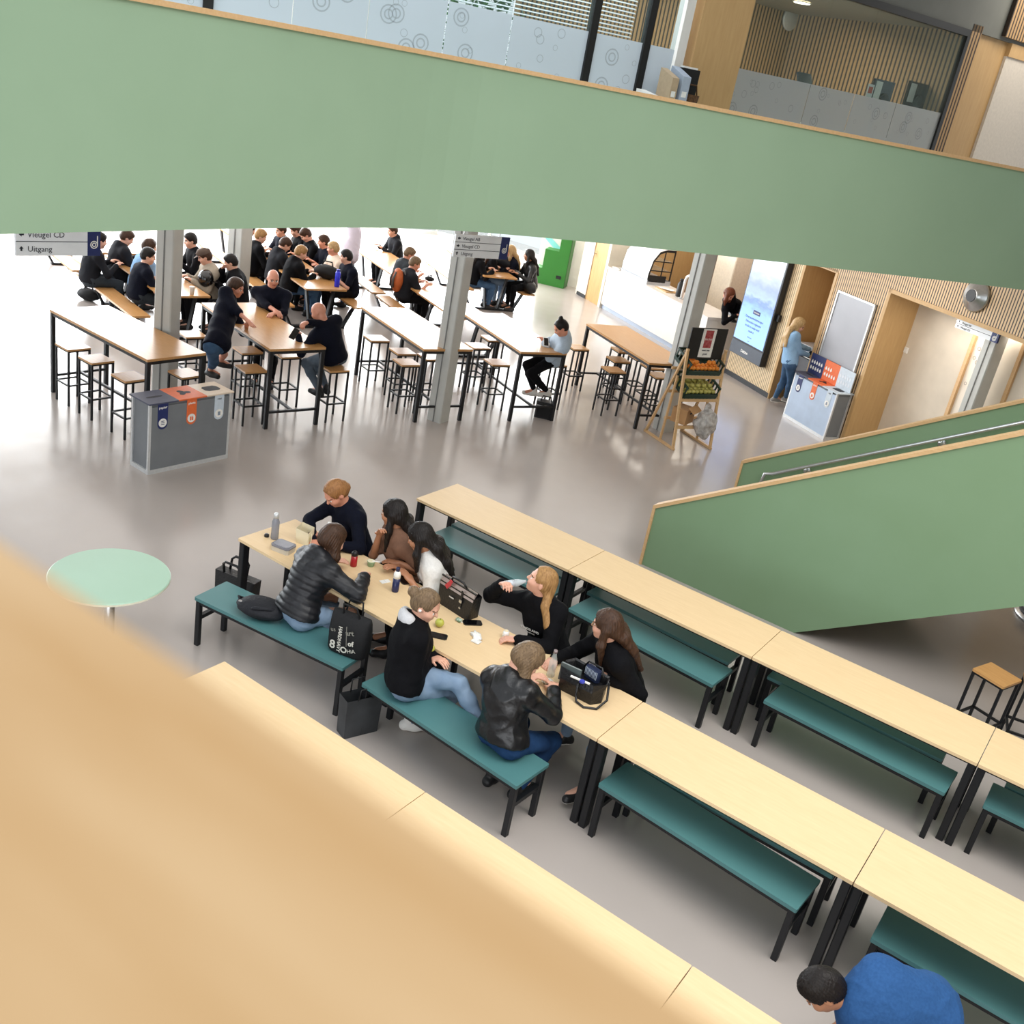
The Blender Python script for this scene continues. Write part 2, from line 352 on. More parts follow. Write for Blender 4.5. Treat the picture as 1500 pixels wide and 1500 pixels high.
def person(label, pel, head, yaw, top='black', pants='darkpants', hair=('short', 'brown'), skin='fair', hands=None, feet=None, sleeve='long', look=None, vox=.016, hood=None, inflate=.014, bulk=1., fem=True, shoe='black',
           stand=False, curl=(.5, .5), group=None, parent_hook=None, elbow=None, tilt=0., knee=None, hunch=0., neck=.185, shoulder=None, hem=.10, legs=True):
    """pel/head: world centres of pelvis and head; yaw: facing (degrees, 0 = +X). hands=(left,right) wrist targets, feet=(left,right) ankle targets, all world."""
    fine = vox < .012
    yw = math.radians(yaw); F = np.array([math.cos(yw), math.sin(yw), 0]); Lf = np.array([-F[1], F[0], 0]); U = np.array([0, 0, 1.])
    pel = np.asarray(pel, float); head = np.asarray(head, float)
    hy = math.radians(look[0] if look else yaw); hp = math.radians(look[1] if look else 15)
    hf = np.array([math.cos(hy) * math.cos(hp), math.sin(hy) * math.cos(hp), -math.sin(hp)]); hl = np.array([-math.sin(hy), math.cos(hy), 0])
    if tilt: tr = math.radians(tilt); hl = hl * math.cos(tr) + np.cross(hf, hl) * math.sin(tr)
    hu = np.cross(hf, hl); HR = np.stack([hf, hl, hu])
    sd = nrm(head - pel)
    nb = head - nrm(sd * .6 + hu * .5) * neck - hf * .015
    sp = nrm(nb - pel); TL = np.linalg.norm(nb - pel)
    tf = nrm(F - sp * (F @ sp)); tl = np.cross(sp, tf); TR = np.stack([tf, tl, sp])
    sf = tl if shoulder is None else nrm(shoulder)
    sw = (.155 if fem else .18) * bulk
    sh = [nb - sp * .055 + sf * sw, nb - sp * .055 - sf * sw]
    hip = [pel + Lf * .09 - U * .01, pel - Lf * .09 - U * .01]
    # arms
    if hands is None: hands = (None, None)
    wr = []; el = []
    for i in (0, 1):
        t = hands[i]; sg = 1 if i == 0 else -1
        if t is None: t = pel + F * .30 + Lf * .10 * sg + U * (.09 if not stand else -.02)
        if isinstance(t, str): t = sh[i] + Lf * .05 * sg - U * .52 + F * .06
        hint = np.asarray(elbow[i], float) if elbow and elbow[i] is not None else Lf * sg * .6 - U * .9 - F * .35
        e, t = ik(sh[i], np.asarray(t, float), .285, .255, hint); el.append(e); wr.append(t)
    an = []; kn = []
    for i in (0, 1):
        sg = 1 if i == 0 else -1
        t = feet[i] if feet and feet[i] is not None else ((pel + F * .40 + Lf * .11 * sg) * np.array([1, 1, 0]) + U * .085 if not stand else (pel + Lf * .1 * sg) * np.array([1, 1, 0]) + U * .085)
        hint = np.asarray(knee[i], float) if knee and knee[i] is not None else F + U * (.8 if not stand else 0) + Lf * .15 * sg
        k_, t = ik(hip[i], np.asarray(t, float), .435, .42, hint); kn.append(k_); an.append(t)
    base = np.array([pel[0], pel[1], 0.0])
    root = thing('person', label, 'person', base, 0, group)
    W = lambda V: V - base
    B = bulk
    def torso(f, g):
        f.cone(hip[0], hip[1], .098 * B + g, k=.04)
        f.ell(pel + sp * .05, (.108 * B + g, (.15 if fem else .14) * B + g, .12 + g), TR, .05)
        f.cone(pel + sp * .02, pel + sp * (.7 * TL), (.094 if fem else .125) * B + g, (.098 if fem else .125) * B + g, k=.07)
        f.ell(pel + sp * (.36 * TL) - tf * .012, ((.098 if fem else .112) * B + g, (.118 if fem else .152) * B + g, .18 + g), TR, .06)
        f.ell(pel + sp * (.70 * TL) - tf * .012, (.108 * B + g, (.14 if fem else .165) * B + g, .19 + g), TR, .06)
        if fem: f.ell(pel + sp * (.66 * TL) + tf * .055, (.065 + g, .115 * B + g, .07 + g), TR, .05)
        f.cone(sh[0], sh[1], .058 + g, k=.06)
        if hunch: f.ell(pel + sp * (.55 * TL) - tf * hunch, (.12 + g, .20 * B + g, .27 + g), TR, .08); f.ell(pel + sp * (.80 * TL) - tf * .02, (.11 + g, .22 + g, .16 + g), TR, .08)
        f.ell(nb - sp * .13 - tf * .045, (.065 + g, .13 * B + g, .12 + g), TR, .06)
        for i in (0, 1): f.cone(nb + sp * .015, sh[i] + sp * .01, .048 + g * .6, .05 + g * .8, k=.05)
    def arm(f, i, g, upto=1.):
        f.cone(sh[i], el[i], .054 * (B * .5 + .5) + g, .041 + g, k=.035)
        if upto <= 0: f.p.pop(); f.cone(sh[i], sh[i] + (el[i] - sh[i]) * .74, .054 * (B * .5 + .5) + g, .05 + g, k=.035)
        else: f.cone(el[i], el[i] + (wr[i] - el[i]) * upto, .041 + g, .041 + g + (.028 - .041) * upto, k=.02)
    def legp(f, i, g, shank=.93):
        f.cone(hip[i], kn[i], .088 * B + g, .056 + g, k=.04)
        d = an[i] - kn[i]
        f.cone(kn[i], kn[i] + d * .35, .055 + g, .053 + g, k=.03); f.cone(kn[i] + d * .35, kn[i] + d * shank, .053 + g, .036 + g, k=.03)
    seat_cut = None if stand else pel[2] - .105
    # ---- body
    f = Field()
    torso(f, -.012)
    for i in (0, 1): arm(f, i, -.004 if sleeve != 'long' else -.01)
    for i in (0, 1):
        legp(f, i, -.012, 1.); f.cone(an[i], an[i] - U * .03 + nrm((an[i] - kn[i]) * np.array([.3, .3, 0]) + F * .5) * .12, .034, .028, k=.03)
    f.cone(nb - sp * .02, head - hu * .07 - hf * .02, .056 if fem else .062, .05 if fem else .058, k=.035)
    HP = lambda a, b_, c: head + hf * a + hl * b_ + hu * c
    f.ell(HP(-.008, 0, .028), (.097, .075, .09), HR, .03)
    f.ell(HP(.03, 0, -.04), (.066, .06, .078), HR, .03)
    f.ell(HP(.066, 0, -.092), (.022, .026, .02), HR, .025)
    f.cone(HP(.088, 0, .012), HP(.108, 0, -.024), .008, .0125, k=.012)
    f.cone(HP(.085, -.03, .022), HP(.085, .03, .022), .010, k=.018)
    for s_ in (-1, 1):
        f.ell(HP(.098, s_ * .031, .002), (.018, .015, .011), HR, .016, sub=True)
        if fine: f.ell(HP(.078, s_ * .031, .001), (.012, .013, .010), HR, .004)
        f.ell(HP(.06, s_ * .042, -.03), (.03, .022, .022), HR, .03)
        f.ell(HP(-.008, s_ * .076, -.012), (.020, .009, .031), HR, .008)
    f.ell(HP(.088, 0, -.058), (.011, .024, .010), HR, .012)
    for i in (0, 1):
        d = nrm(wr[i] - el[i]); sg = 1 if i == 0 else -1
        pn = -U - d * (-U @ d); pn = nrm(pn) if np.linalg.norm(pn) > .2 else F
        sd_ = np.cross(pn, d) * sg
        if sd_ @ (Lf * -sg) < 0: sd_ = -sd_
        cu = curl[i]; c = math.cos(cu * .5); s_ = math.sin(cu * .5); dd = nrm(d * c + pn * s_ * .6)
        pc = wr[i] + dd * .045
        rr = 1. if fine else 1.15
        f.ell(pc, (.052, .040, .017 * rr), np.stack([dd, sd_, np.cross(dd, sd_)]), .02)
        for j in range(4):
            ln = (.040, .045, .041, .032)[j]; b0 = pc + dd * .040 + sd_ * (.030 - .020 * j) * 1.05
            a1 = cu * .9; d1 = nrm(dd * math.cos(a1) + pn * math.sin(a1)); b1 = b0 + d1 * ln
            a2 = cu * 1.9; d2 = nrm(dd * math.cos(a2) + pn * math.sin(a2)); b2 = b1 + d2 * ln * .85
            f.cone(b0, b1, .0092 * rr, .0085 * rr, k=.006); f.cone(b1, b2, .0085 * rr, .0072 * rr, k=.004)
        t0 = wr[i] + dd * .022 + sd_ * .026; t1 = t0 + nrm(dd * .7 + sd_ * .7 + pn * .3) * .038; t2 = t1 + nrm(dd * .9 + sd_ * .15 + pn * (.3 + cu * .4)) * .032
        f.cone(t0, t1, .0125 * rr, .0105 * rr, k=.01); f.cone(t1, t2, .0105 * rr, .0085 * rr, k=.004)
    V, Q = f.mesh(min(vox, .0125))
    cen = V[Q].mean(1); q = (cen - head) @ HR.T; q = np.stack([q[:, 0], np.abs(q[:, 1]), q[:, 2]], 1)
    mi = np.zeros(len(Q), int); fr = (np.linalg.norm(cen - head, axis=1) < .15) & (q[:, 0] > .05)
    mi[fr & (q[:, 1] < .023) & (np.abs(q[:, 2] + .058) < .0075)] = 1
    mi[fr & (np.abs(q[:, 1] - .031) < .014) & (np.abs(q[:, 2] - .001) < .0065)] = 2
    mi[fr & (np.abs(q[:, 1] - .031) < .0075) & (np.abs(q[:, 2] - .001) < .0075)] = 3
    mi[fr & (np.abs(q[:, 1] - .032) < .018) & (np.abs(q[:, 2] - .021 - .1 * (.032 - q[:, 1])) < .005)] = 4
    sk = SKIN[skin]
    surf('body', W(V), Q, [sk, LIP, EYEW, IRIS, HAIR[hair[1]] if hair[1] in ('dark', 'brown') else BROW], root, mi)
    # ---- clothes
    if top:
        g = inflate; f = Field(); torso(f, g)
        for i in (0, 1): arm(f, i, g * .8, {'long': .93, 'short': 0, 'half': .35, 'none': 0}[sleeve])
        if sleeve == 'short': pass
        if hood:
            f.ell(nb - tf * .075 + sp * .035, (.05, .105, .07), TR, .04)
            f.cone(nb - tf * .05 + tl * .075 + sp * .03, nb + tf * .045 + tl * .05 - sp * .01, .035, .026, k=.03); f.cone(nb - tf * .05 - tl * .075 + sp * .03, nb + tf * .045 - tl * .05 - sp * .01, .035, .026, k=.03)
        elif not hunch: f.cone(nb - sp * .02 - tf * .01, nb + sp * .012 - tf * .01, .066 + g * .5, .062 + g * .4, k=.03)
        f.cut(pel - sp * hem * .5, -sp * .8 - U * .4)
        V, Q = f.mesh(max(vox, .009))
        # short sleeves stop above the elbow by construction
        puff = top == 'puffer'
        if puff:
            h_ = (V - pel) @ sp; dd_ = V - (pel + np.outer(h_, sp)); dd_ = dd_ / (np.linalg.norm(dd_, axis=1)[:, None] + 1e-9); V = V + dd_ * (.007 * np.abs(np.sin(h_ * 62)) - .004)[:, None]
        nm = {'puffer': 'padded_jacket', 'leather': 'leather_jacket'}.get(top, 'hooded_sweater' if hood else ('sweater' if sleeve == 'long' else 't_shirt'))
        o = surf(nm, W(V), Q, [FAB[top]], root, wrinkle=(.004 if top != 'leather' else .005) if fine else .004, wf=34 if fine else 26, ridge=True)
        if isinstance(hood, str):
            f = Field(); f.ell(nb - tf * .07 + sp * .055, (.062, .108, .065), TR, .04)
            f.cone(nb - tf * .06 + tl * .08 + sp * .05, nb + tf * .06 + tl * .05 + sp * .0, .038, .03, k=.03); f.cone(nb - tf * .06 - tl * .08 + sp * .05, nb + tf * .06 - tl * .05, .038, .03, k=.03)
            f.ell(nb - tf * .01 + sp * .12, (.07, .075, .06), TR, .03, sub=True)
            V, Q = f.mesh(.009); surf('hood', W(V), Q, [FAB[hood]], root, wrinkle=.004, wf=40, ridge=True)
    if legs:
        f = Field(); f.cone(hip[0], hip[1], .102 * B + .004, k=.04); f.ell(pel + sp * .04, (.114 * B, .156 * B, .11), TR, .05)
        for i in (0, 1): legp(f, i, .006)
        f.cut(pel + sp * .11, sp)
        V, Q = f.mesh(max(vox, .010)); surf('trousers', W(V), Q, [FAB[pants]], root, wrinkle=.003, wf=45, ridge=True)
        for i in (0, 1):
            sg = 1 if i == 0 else -1
            d = nrm((an[i] - kn[i]) * np.array([1, 1, 0]) * .4 + F * .45 + Lf * sg * .06) if not stand else nrm(F + Lf * sg * .15)
            f = Field(); hz = an[i] - U * .045
            f.cone(hz - d * .035, hz + d * .05, .042, .042, k=.02); f.cone(hz + d * .05, hz + d * .15, .042, .034, k=.03); f.cone(an[i] + U * .015, hz + d * .02, .043, .04, k=.02)
            f.cut(an[i] - U * .085, -U)
            V, Q = f.mesh(max(vox * .7, .008)); cz = V[Q].mean(1)[:, 2]
            surf('shoe', W(V), Q, [SH[shoe], SOLE if shoe != 'black' else SOLEB], root, (cz < an[i][2] - .058).astype(int))
    # ---- hair
    st, hc = hair
    if st != 'bald':
        f = Field(); g = .011 if st in ('short', 'buzz') else .014
        if st == 'buzz': g = .005
        if st in ('bun', 'pony', 'topbun', 'sidepony'): g = .008
        f.ell(HP(-.012, 0, .032), (.097 + g, .075 + g, .09 + g), HR, .03)
        f.ell(HP(-.045, 0, -.01), (.062 + g, .068 + g * .6, .075), HR, .03)
        if st in ('short', 'curly'): f.ell(HP(.01, 0, .085), (.075, .062, .035 if st == 'short' else .05), HR, .03)
        if st in ('bun', 'pony', 'sidepony', 'topbun'): f.ell(HP(.098, 0, -.012), (.07, .074, .105), HR, .012, sub=True)
        elif st in ('halfdown', 'bob'): f.ell(HP(.092, 0, -.025), (.075, .076, .108), HR, .012, sub=True)
        elif st in ('long', 'longwavy'): f.ell(HP(.092, 0, -.03), (.078, .062, .108), HR, .012, sub=True)
        else: f.ell(HP(.085, 0, -.055), (.075, .085, .115), HR, .012, sub=True)       # face opening
        for s_ in (-1, 1): f.ell(HP(.012, s_ * .09, -.035), (.035, .03, .04), HR, .012, sub=True)
        dn = lambda a: -U if a is None else a
        if st in ('long', 'longwavy'):
            L_ = .36 if st == 'long' else .40
            bo = .095 + max(inflate, .014) + (.0 if not hood else .05)
            for s_ in (-1, -.35, .35, 1):
                p0 = HP(-.06 + .02 * abs(s_), s_ * .058, .0); p2 = nb - tf * (bo + .012) + tl * s_ * .085 - sp * .06; p1 = (p0 + p2) / 2 - tf * .025 + sp * .01; p3 = p2 - sp * (L_ - .19) + tl * s_ * .012 - tf * .016
                f.cone(p0, p1, .038, .042, k=.03); f.cone(p1, p2, .042, .040, k=.03); f.cone(p2, p3, .040, .020, k=.03)
            for s_ in (-1, 1):
                p0 = HP(-.012, s_ * .074, .0); p1 = p0 - U * .13 + hl * s_ * .014; p2 = p1 - sp * (L_ - .2) + tf * .05 + tl * s_ * -.01
                f.cone(p0, p1, .026, .032, k=.025); f.cone(p1, p2, .032, .016, k=.025)
        if st in ('halfdown', 'bob'):
            for s_ in (-1, -.4, .4, 1):
                p0 = HP(-.05 + .05 * abs(s_), s_ * .066, .0); p1 = p0 - U * .12 + hl * s_ * .012 - hf * .005; p2 = p1 - U * (.09 if abs(s_) == 1 else .03)
                f.cone(p0, p1, .036, .040, k=.03); f.cone(p1, p2, .040, .016, k=.03)
        if st == 'bun': f.ell(HP(-.128, 0, .03), (.042, .042, .042), HR, .012)
        if st == 'topbun': f.ell(HP(-.06, 0, .13), (.036, .036, .03), HR, .015)
        if st == 'pony':
            p0 = HP(-.10, 0, .02); p1 = p0 - hf * .05 - U * .07; p2 = p1 - U * .16 - tf * .01
            f.cone(p0, p1, .026, .032, k=.02); f.cone(p1, p2, .032, .012, k=.02)
        if st == 'sidepony':
            p0 = HP(-.085, .02, -.03); p1 = nb + tl * .095 + tf * .05 + sp * .025; p2 = nb + tl * .15 + tf * .115 - sp * .10; p3 = p2 - sp * .14 + tf * .03 + tl * .005
            f.cone(p0, p1, .04, .034, k=.03); f.cone(p1, p2, .036, .036, k=.02); f.cone(p2, p3, .034, .014, k=.02)
        V, Q = f.mesh(max(vox * .7, .007) if fine else .0125)
        if fine:
            a_ = np.arctan2((V - head) @ hl, -(V - head) @ hf); rr_ = .003 * np.sin(a_ * 34 + 9 * (V[:, 2] - head[2])) if st != 'buzz' else 0
            cdir = V - head; cdir = cdir / (np.linalg.norm(cdir, axis=1)[:, None] + 1e-9) * np.array([1, 1, .3]); V = V + cdir * np.asarray(rr_)[..., None] if st != 'buzz' else V
        surf('hair', W(V), Q, [HAIR[hc]], root, wrinkle=.004 if st in ('curly', 'longwavy') else .0015, wf=70)
    root_info = dict(root=root, head=head, HP=HP, hf=hf, hl=hl, hu=hu, wr=wr, el=el, nb=nb, pel=pel, tf=tf, tl=tl, sp=sp, base=base, W=W, kn=kn, an=an)
    return root_info
# ------------------------------------------------------------------ the setting
def floor_material():
    m = bpy.data.materials.new('polished_floor'); m.use_nodes = True; nt = m.node_tree; N = nt.nodes; L = nt.links; b = N['Principled BSDF']
    tc = N.new('ShaderNodeTexCoord'); nz = N.new('ShaderNodeTexNoise'); nz.inputs['Scale'].default_value = .9; nz.inputs['Detail'].default_value = 6
    L.new(tc.outputs['Object'], nz.inputs['Vector'])
    mx = N.new('ShaderNodeMix'); mx.data_type = 'RGBA'; mx.inputs['A'].default_value = srgb('#b5ada8'); mx.inputs['B'].default_value = srgb('#a69e98')
    L.new(nz.outputs['Fac'], mx.inputs['Factor']); L.new(mx.outputs['Result'], b.inputs['Base Color'])
    n2 = N.new('ShaderNodeTexNoise'); n2.inputs['Scale'].default_value = 3; L.new(tc.outputs['Object'], n2.inputs['Vector'])
    r = N.new('ShaderNodeMapRange'); r.inputs['To Min'].default_value = .13; r.inputs['To Max'].default_value = .26; L.new(n2.outputs['Fac'], r.inputs['Value']); L.new(r.outputs[0], b.inputs['Roughness'])
    b.inputs['Specular IOR Level'].default_value = .55
    return m
FLOORM = floor_material()
fl = MB(); fl.box((-2.5, 3.5, -.05), (27, 29, .1)); tag(fl.build('floor', FLOORM), kind='structure')
# gallery edge: plan curve read off where its lower edge runs, 3.3 m up
BPX = [(-220, 350), (-100, 346), (0, 343), (120, 340), (250, 337), (400, 334), (530, 333), (650, 336), (760, 345), (880, 356), (1000, 368), (1150, 385), (1300, 402), (1430, 416), (1500, 425), (1535, 429)]
ZB = 3.3
raw = [at(u, v, ZB)[:2] for u, v in BPX]
def smooth_curve(P, n):
    "Catmull-Rom through the plan points"
    out = []
    for i in range(len(P) - 1):
        p0 = P[max(i - 1, 0)]; p1 = P[i]; p2 = P[i + 1]; p3 = P[min(i + 2, len(P) - 1)]
        for k in range(n):
            t = k / n; out.append(.5 * (2 * p1 + (p2 - p0) * t + (2 * p0 - 5 * p1 + 4 * p2 - p3) * t * t + (3 * p1 - p0 - 3 * p2 + p3) * t ** 3))
    out.append(P[-1]); return out
curve = smooth_curve(raw, 10)
def relax(P, r):
    "moving average that keeps the ends"
    P = np.array(P); return [P[max(0, i - min(r, i, len(P) - 1 - i)):i + min(r, i, len(P) - 1 - i) + 1].mean(0) for i in range(len(P))]
curve = relax(relax(curve, 6), 4)
keep = curve[:-1][::3]; curve = (keep if np.linalg.norm(keep[-1] - curve[-1]) > .02 else keep[:-1]) + [curve[-1]]
def top_z(P):
    "height of the balustrade top above plan point P (almost level, a touch lower at the far end)"
    d = np.linalg.norm(P - CAM[:2]); f = min(max((P[1] + 3) / 9.9, 0), 1)
    return 4.733 - .075 * f ** 1.5
gb = thing('gallery_balustrade', 'long sage green curved balustrade of the upper gallery with a thin wooden cap', 'balustrade')
def sweep(name, off0, off1, z0, z1, m, parent):
    b = MB(); n = len(curve); vs = []
    for i, P in enumerate(curve):
        t = curve[min(i + 1, n - 1)] - curve[max(i - 1, 0)]; t = t / np.linalg.norm(t); nn = np.array([-t[1], t[0]])
        A = P + nn * off0; B_ = P + nn * off1; zt = top_z(P)
        za = z0(zt); zb = z1(zt)
        vs += [(*A, za), (*B_, za), (*B_, zb), (*A, zb)]
    fs = [(i * 4 + k, i * 4 + (k + 1) % 4, i * 4 + 4 + (k + 1) % 4, i * 4 + 4 + k) for i in range(n - 1) for k in range(4)] + [(3, 2, 1, 0), tuple((n - 1) * 4 + k for k in range(4))]
    b.add(vs, fs); return b.build(name, m, parent)
sweep('green_panel', 0, .10, lambda z: ZB, lambda z: z - .035, GREEN, gb)
sweep('wooden_cap', -.02, .13, lambda z: z - .035, lambda z: z, OAK, gb)
# slab behind it: ceiling of the lower hall, floor of the gallery
inner = []
for i, P in enumerate(curve):
    t = curve[min(i + 1, len(curve) - 1)] - curve[max(i - 1, 0)]; t = t / np.linalg.norm(t); inner.append(P + np.array([-t[1], t[0]]) * .11)
poly = [tuple(p) for p in inner] + [(9, 17), (-15.8, 17.8), (-15.8, -6)]
cl = MB(); cl.prism(poly, ZB + .02, 3.6); tag(cl.build('ceiling', WHITE), kind='structure')
# right-hand timber wall: local X along it, Y into it
WO = Vector((-1.54, 11.27, 0)); WE = np.array([3.2, -2.02]); WE = WE / np.linalg.norm(WE); WRZ = math.atan2(WE[1], WE[0])
def wl(s, off, z=0.): return Vector((WO.x + WE[0] * s - WE[1] * off, WO.y + WE[1] * s + WE[0] * off, z))
SLAT = slat_mat('timber_slats', '#d9b98f', '#3a2f26', .05); SLATL = slat_mat('timber_slats_pale', '#e6cfa8', '#7d6a52', .05, .7)
def wallbox(name, s0, s1, o0, o1, z0, z1, m, parent=None, kind='structure'):
    b = MB(); b.box(((s0 + s1) / 2, (o0 + o1) / 2, (z0 + z1) / 2), (s1 - s0, o1 - o0, z1 - z0))
    o = b.build(name, m, parent, loc=WO if parent is None else None, rz=WRZ if parent is None else 0)
    if kind and parent is None: tag(o, kind=kind)
    return o
wallbox('wall_right', 0, 1.42, 0, .12, .09, 3.3, SLATL)
wallbox('baseboard_right', -.02, 1.44, -.012, .10, 0, .09, STEEL)
wallbox('wall_right', 1.42, 2.28, 0, .12, 2.52, 3.3, SLAT)
wallbox('wall_right', 2.28, 3.56, 0, .12, 0, 3.3, SLAT)
wallbox('wall_right', 3.56, 8.5, 0, .12, 2.58, 3.3, SLAT)
wallbox('wall_right', 7.2, 8.5, 0, .12, 0, 2.58, OAKP)
# alcove and corridor linings
wallbox('trim_1', 1.40, 1.46, -.01, .9, 0, 2.52, OAKP); wallbox('trim_2', 2.24, 2.30, -.01, .9, 0, 2.52, OAKP)
wallbox('wall_alcove', 1.40, 2.30, .9, .96, 0, 2.6, OAKP); wallbox('trim_3', 1.40, 2.30, .0, .9, 2.5, 2.56, OAKP)
wallbox('trim_4', 3.54, 3.60, -.015, .64, 0, 2.58, OAKP); wallbox('trim_5', 3.54, 7.2, -.015, .64, 2.52, 2.58, OAKP)
wallbox('wall_corridor', 3.54, 4.86, .64, .72, 0, 3.3, WARM)
wallbox('wall_corridor', 5.20, 7.2, .64, .72, 0, 3.3, WARM)
wallbox('door_1', 4.86, 5.20, .65, .70, 0, 2.5, mat('printed_door', '#eee4d6', .6, scale=3))
wallbox('trim_6', 4.84, 4.90, .60, .66, 0, 2.5, OAK)
wallbox('trim_7', 5.72, 5.78, .60, .66, 0, 2.5, OAK)
# hall behind the counter and the far-left corner: local frame along the counter front
CO = Vector((-5.67, 13.31, 0)); CE = np.array([2.73, -1.62]); CE = CE / np.linalg.norm(CE); CRZ = math.atan2(CE[1], CE[0])
def cw(s, off, z=0.): return Vector((CO.x + CE[0] * s - CE[1] * off, CO.y + CE[1] * s + CE[0] * off, z))
def cbox(name, s0, s1, o0, o1, z0, z1, m, parent=None, kind='structure'):
    b = MB(); b.box(((s0 + s1) / 2, (o0 + o1) / 2, (z0 + z1) / 2), (s1 - s0, o1 - o0, z1 - z0))
    o = b.build(name, m, parent, loc=CO if parent is None else None, rz=CRZ if parent is None else 0)
    if kind and parent is None: tag(o, kind=kind)
    return o
cbox('wall_kitchen', -.1, 5.2, 2.6, 2.7, 0, 3.3, mat('pink_beige_wall', '#cfb4a4', .7, scale=3))
cbox('wall_kitchen', -.1, .0, .9, 2.6, 0, 3.3, OAKP)
cbox('trim_8', -.08, .02, -.02, .9, 0, 3.3, mat('cream_post', '#efe6d4', .6, scale=3))
cbox('wall_back', -1.15, -.75, .0, .1, 0, 3.3, WARM); cbox('wall_back', -.75, -.08, .02, .1, 2.3, 3.3, WARM)
dr = cbox('door_2', -.75, -.1, .02, .08, 0, 2.3, mat('oak_door', '#c99f66', .5, col2='#b98d55', scale=4, stretch=(8, 8, .8)))
hb = MB(); hb.tube([(-.68, -.03, 1.0), (-.68, -.03, 1.16)], .012); hb.tube([(-.68, .03, 1.08), (-.68, -.03, 1.08)], .01); hb.build('door_handle', CHROME, dr)
cbox('baseboard_back', -1.17, -.75, -.012, .0, 0, .08, STEEL)
cbox('wall_back', -1.25, -1.15, .0, 2.4, 0, 3.3, WARM); cbox('wall_back', -3.4, -1.15, 2.4, 2.5, 0, 3.3, WHITE)
# bright glass front at the far left
GF = [(-8.2, 17.2), (-12.6, 15.8), (-14.2, 10.5), (-14.8, 5.0), (-14.9, -.5), (-14.6, -6)]
PANE = glass_mat('clear_pane', '#dfeaf0', .05, .06)
wn = 0
for (x0, y0), (x1, y1) in zip(GF[:-1], GF[1:]):
    n = 3; 
    for k in range(n):
        wn += 1
        a = Vector((x0 + (x1 - x0) * k / n, y0 + (y1 - y0) * k / n, 0)); b_ = Vector((x0 + (x1 - x0) * (k + 1) / n, y0 + (y1 - y0) * (k + 1) / n, 0))
        b = MB(); b.bar(a, a + Vector((0, 0, 3.3)), .06); b.bar(a + Vector((0, 0, .04)), b_ + Vector((0, 0, .04)), .06, .08); b.bar(a + Vector((0, 0, 3.26)), b_ + Vector((0, 0, 3.26)), .06, .08)
        w = tag(b.build('window_%d' % wn, COLG), kind='structure')
        g = MB(); g.add([a + Vector((0, 0, .08)), b_ + Vector((0, 0, .08)), b_ + Vector((0, 0, 3.22)), a + Vector((0, 0, 3.22))], [(0, 1, 2, 3)]); g.build('pane', PANE, w)
# ------------------------------------------------------------------ staircase with green solid sides
SY = 2.25; SW = 2.4; sl = .625
st = thing('staircase', 'wide staircase with sage green solid sides rising to the right', 'staircase', (1.55, SY, 0))
X1 = 7.6
near = [(0, 0), (0, .69), (X1 - 1.55, .69 + sl * (X1 - 1.55)), (X1 - 1.55, (X1 - 3.35) * .645), (1.80, 0)]
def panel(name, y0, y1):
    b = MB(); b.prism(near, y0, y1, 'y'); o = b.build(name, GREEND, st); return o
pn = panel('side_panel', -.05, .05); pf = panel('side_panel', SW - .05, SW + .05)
for par, yc in ((pn, 0), (pf, SW)):
    b = MB(); L_ = X1 - 1.55
    b.add([(-.03, yc - .07, .0), (-.03, yc + .07, 0), (.0, yc + .07, 0), (0, yc - .07, 0), (-.03, yc - .07, .715), (-.03, yc + .07, .715), (0, yc + .07, .69), (0, yc - .07, .69)],
          [(0, 3, 2, 1), (0, 1, 5, 4), (1, 2, 6, 5), (2, 3, 7, 6), (3, 0, 4, 7), (4, 5, 6, 7)])
    b.add([(-.03, yc - .07, .715), (-.03, yc + .07, .715), (0, yc + .07, .69), (0, yc - .07, .69), (L_, yc - .07, .725 + sl * L_), (L_, yc + .07, .725 + sl * L_), (L_, yc + .07, .69 + sl * L_), (L_, yc - .07, .69 + sl * L_)],
          [(0, 3, 2, 1), (0, 1, 5, 4), (1, 2, 6, 5), (2, 3, 7, 6), (3, 0, 4, 7), (4, 5, 6, 7)])
    b.build('wooden_cap', OAK, par)
n_ = 20
for k in range(n_):
    b = MB(); x = .75 + k * .285; z = (k + 1) * .178
    if x > X1 - 1.7: break
    b.box((x, SW / 2, z - .09), (.30, SW - .12, .18)); b.build('step', mat('stair_tread', '#b9a98f', .6, scale=6), st)
hr = MB(); hz = lambda x: .46 + sl * x
y_ = SW - .14
hr.tube([(.30, y_, hz(.42) - .22), (.33, y_, hz(.42) - .03), (.42, y_, hz(.42)), (X1 - 1.6, y_, hz(X1 - 1.6))], .022, 10)
h_ = hr.build('handrail', CHROME, st, True)
for x in (.8, 2.15, 3.5, 4.85):
    b = MB(); b.tube([(x, SW - .055, hz(x) - .07), (x, SW - .075, hz(x) - .07)], .045, 14); b.tube([(x, SW - .06, hz(x) - .07), (x, y_, hz(x) - .07), (x, y_, hz(x) - .02)], .010, 8); b.build('bracket', CHROME, h_, True)
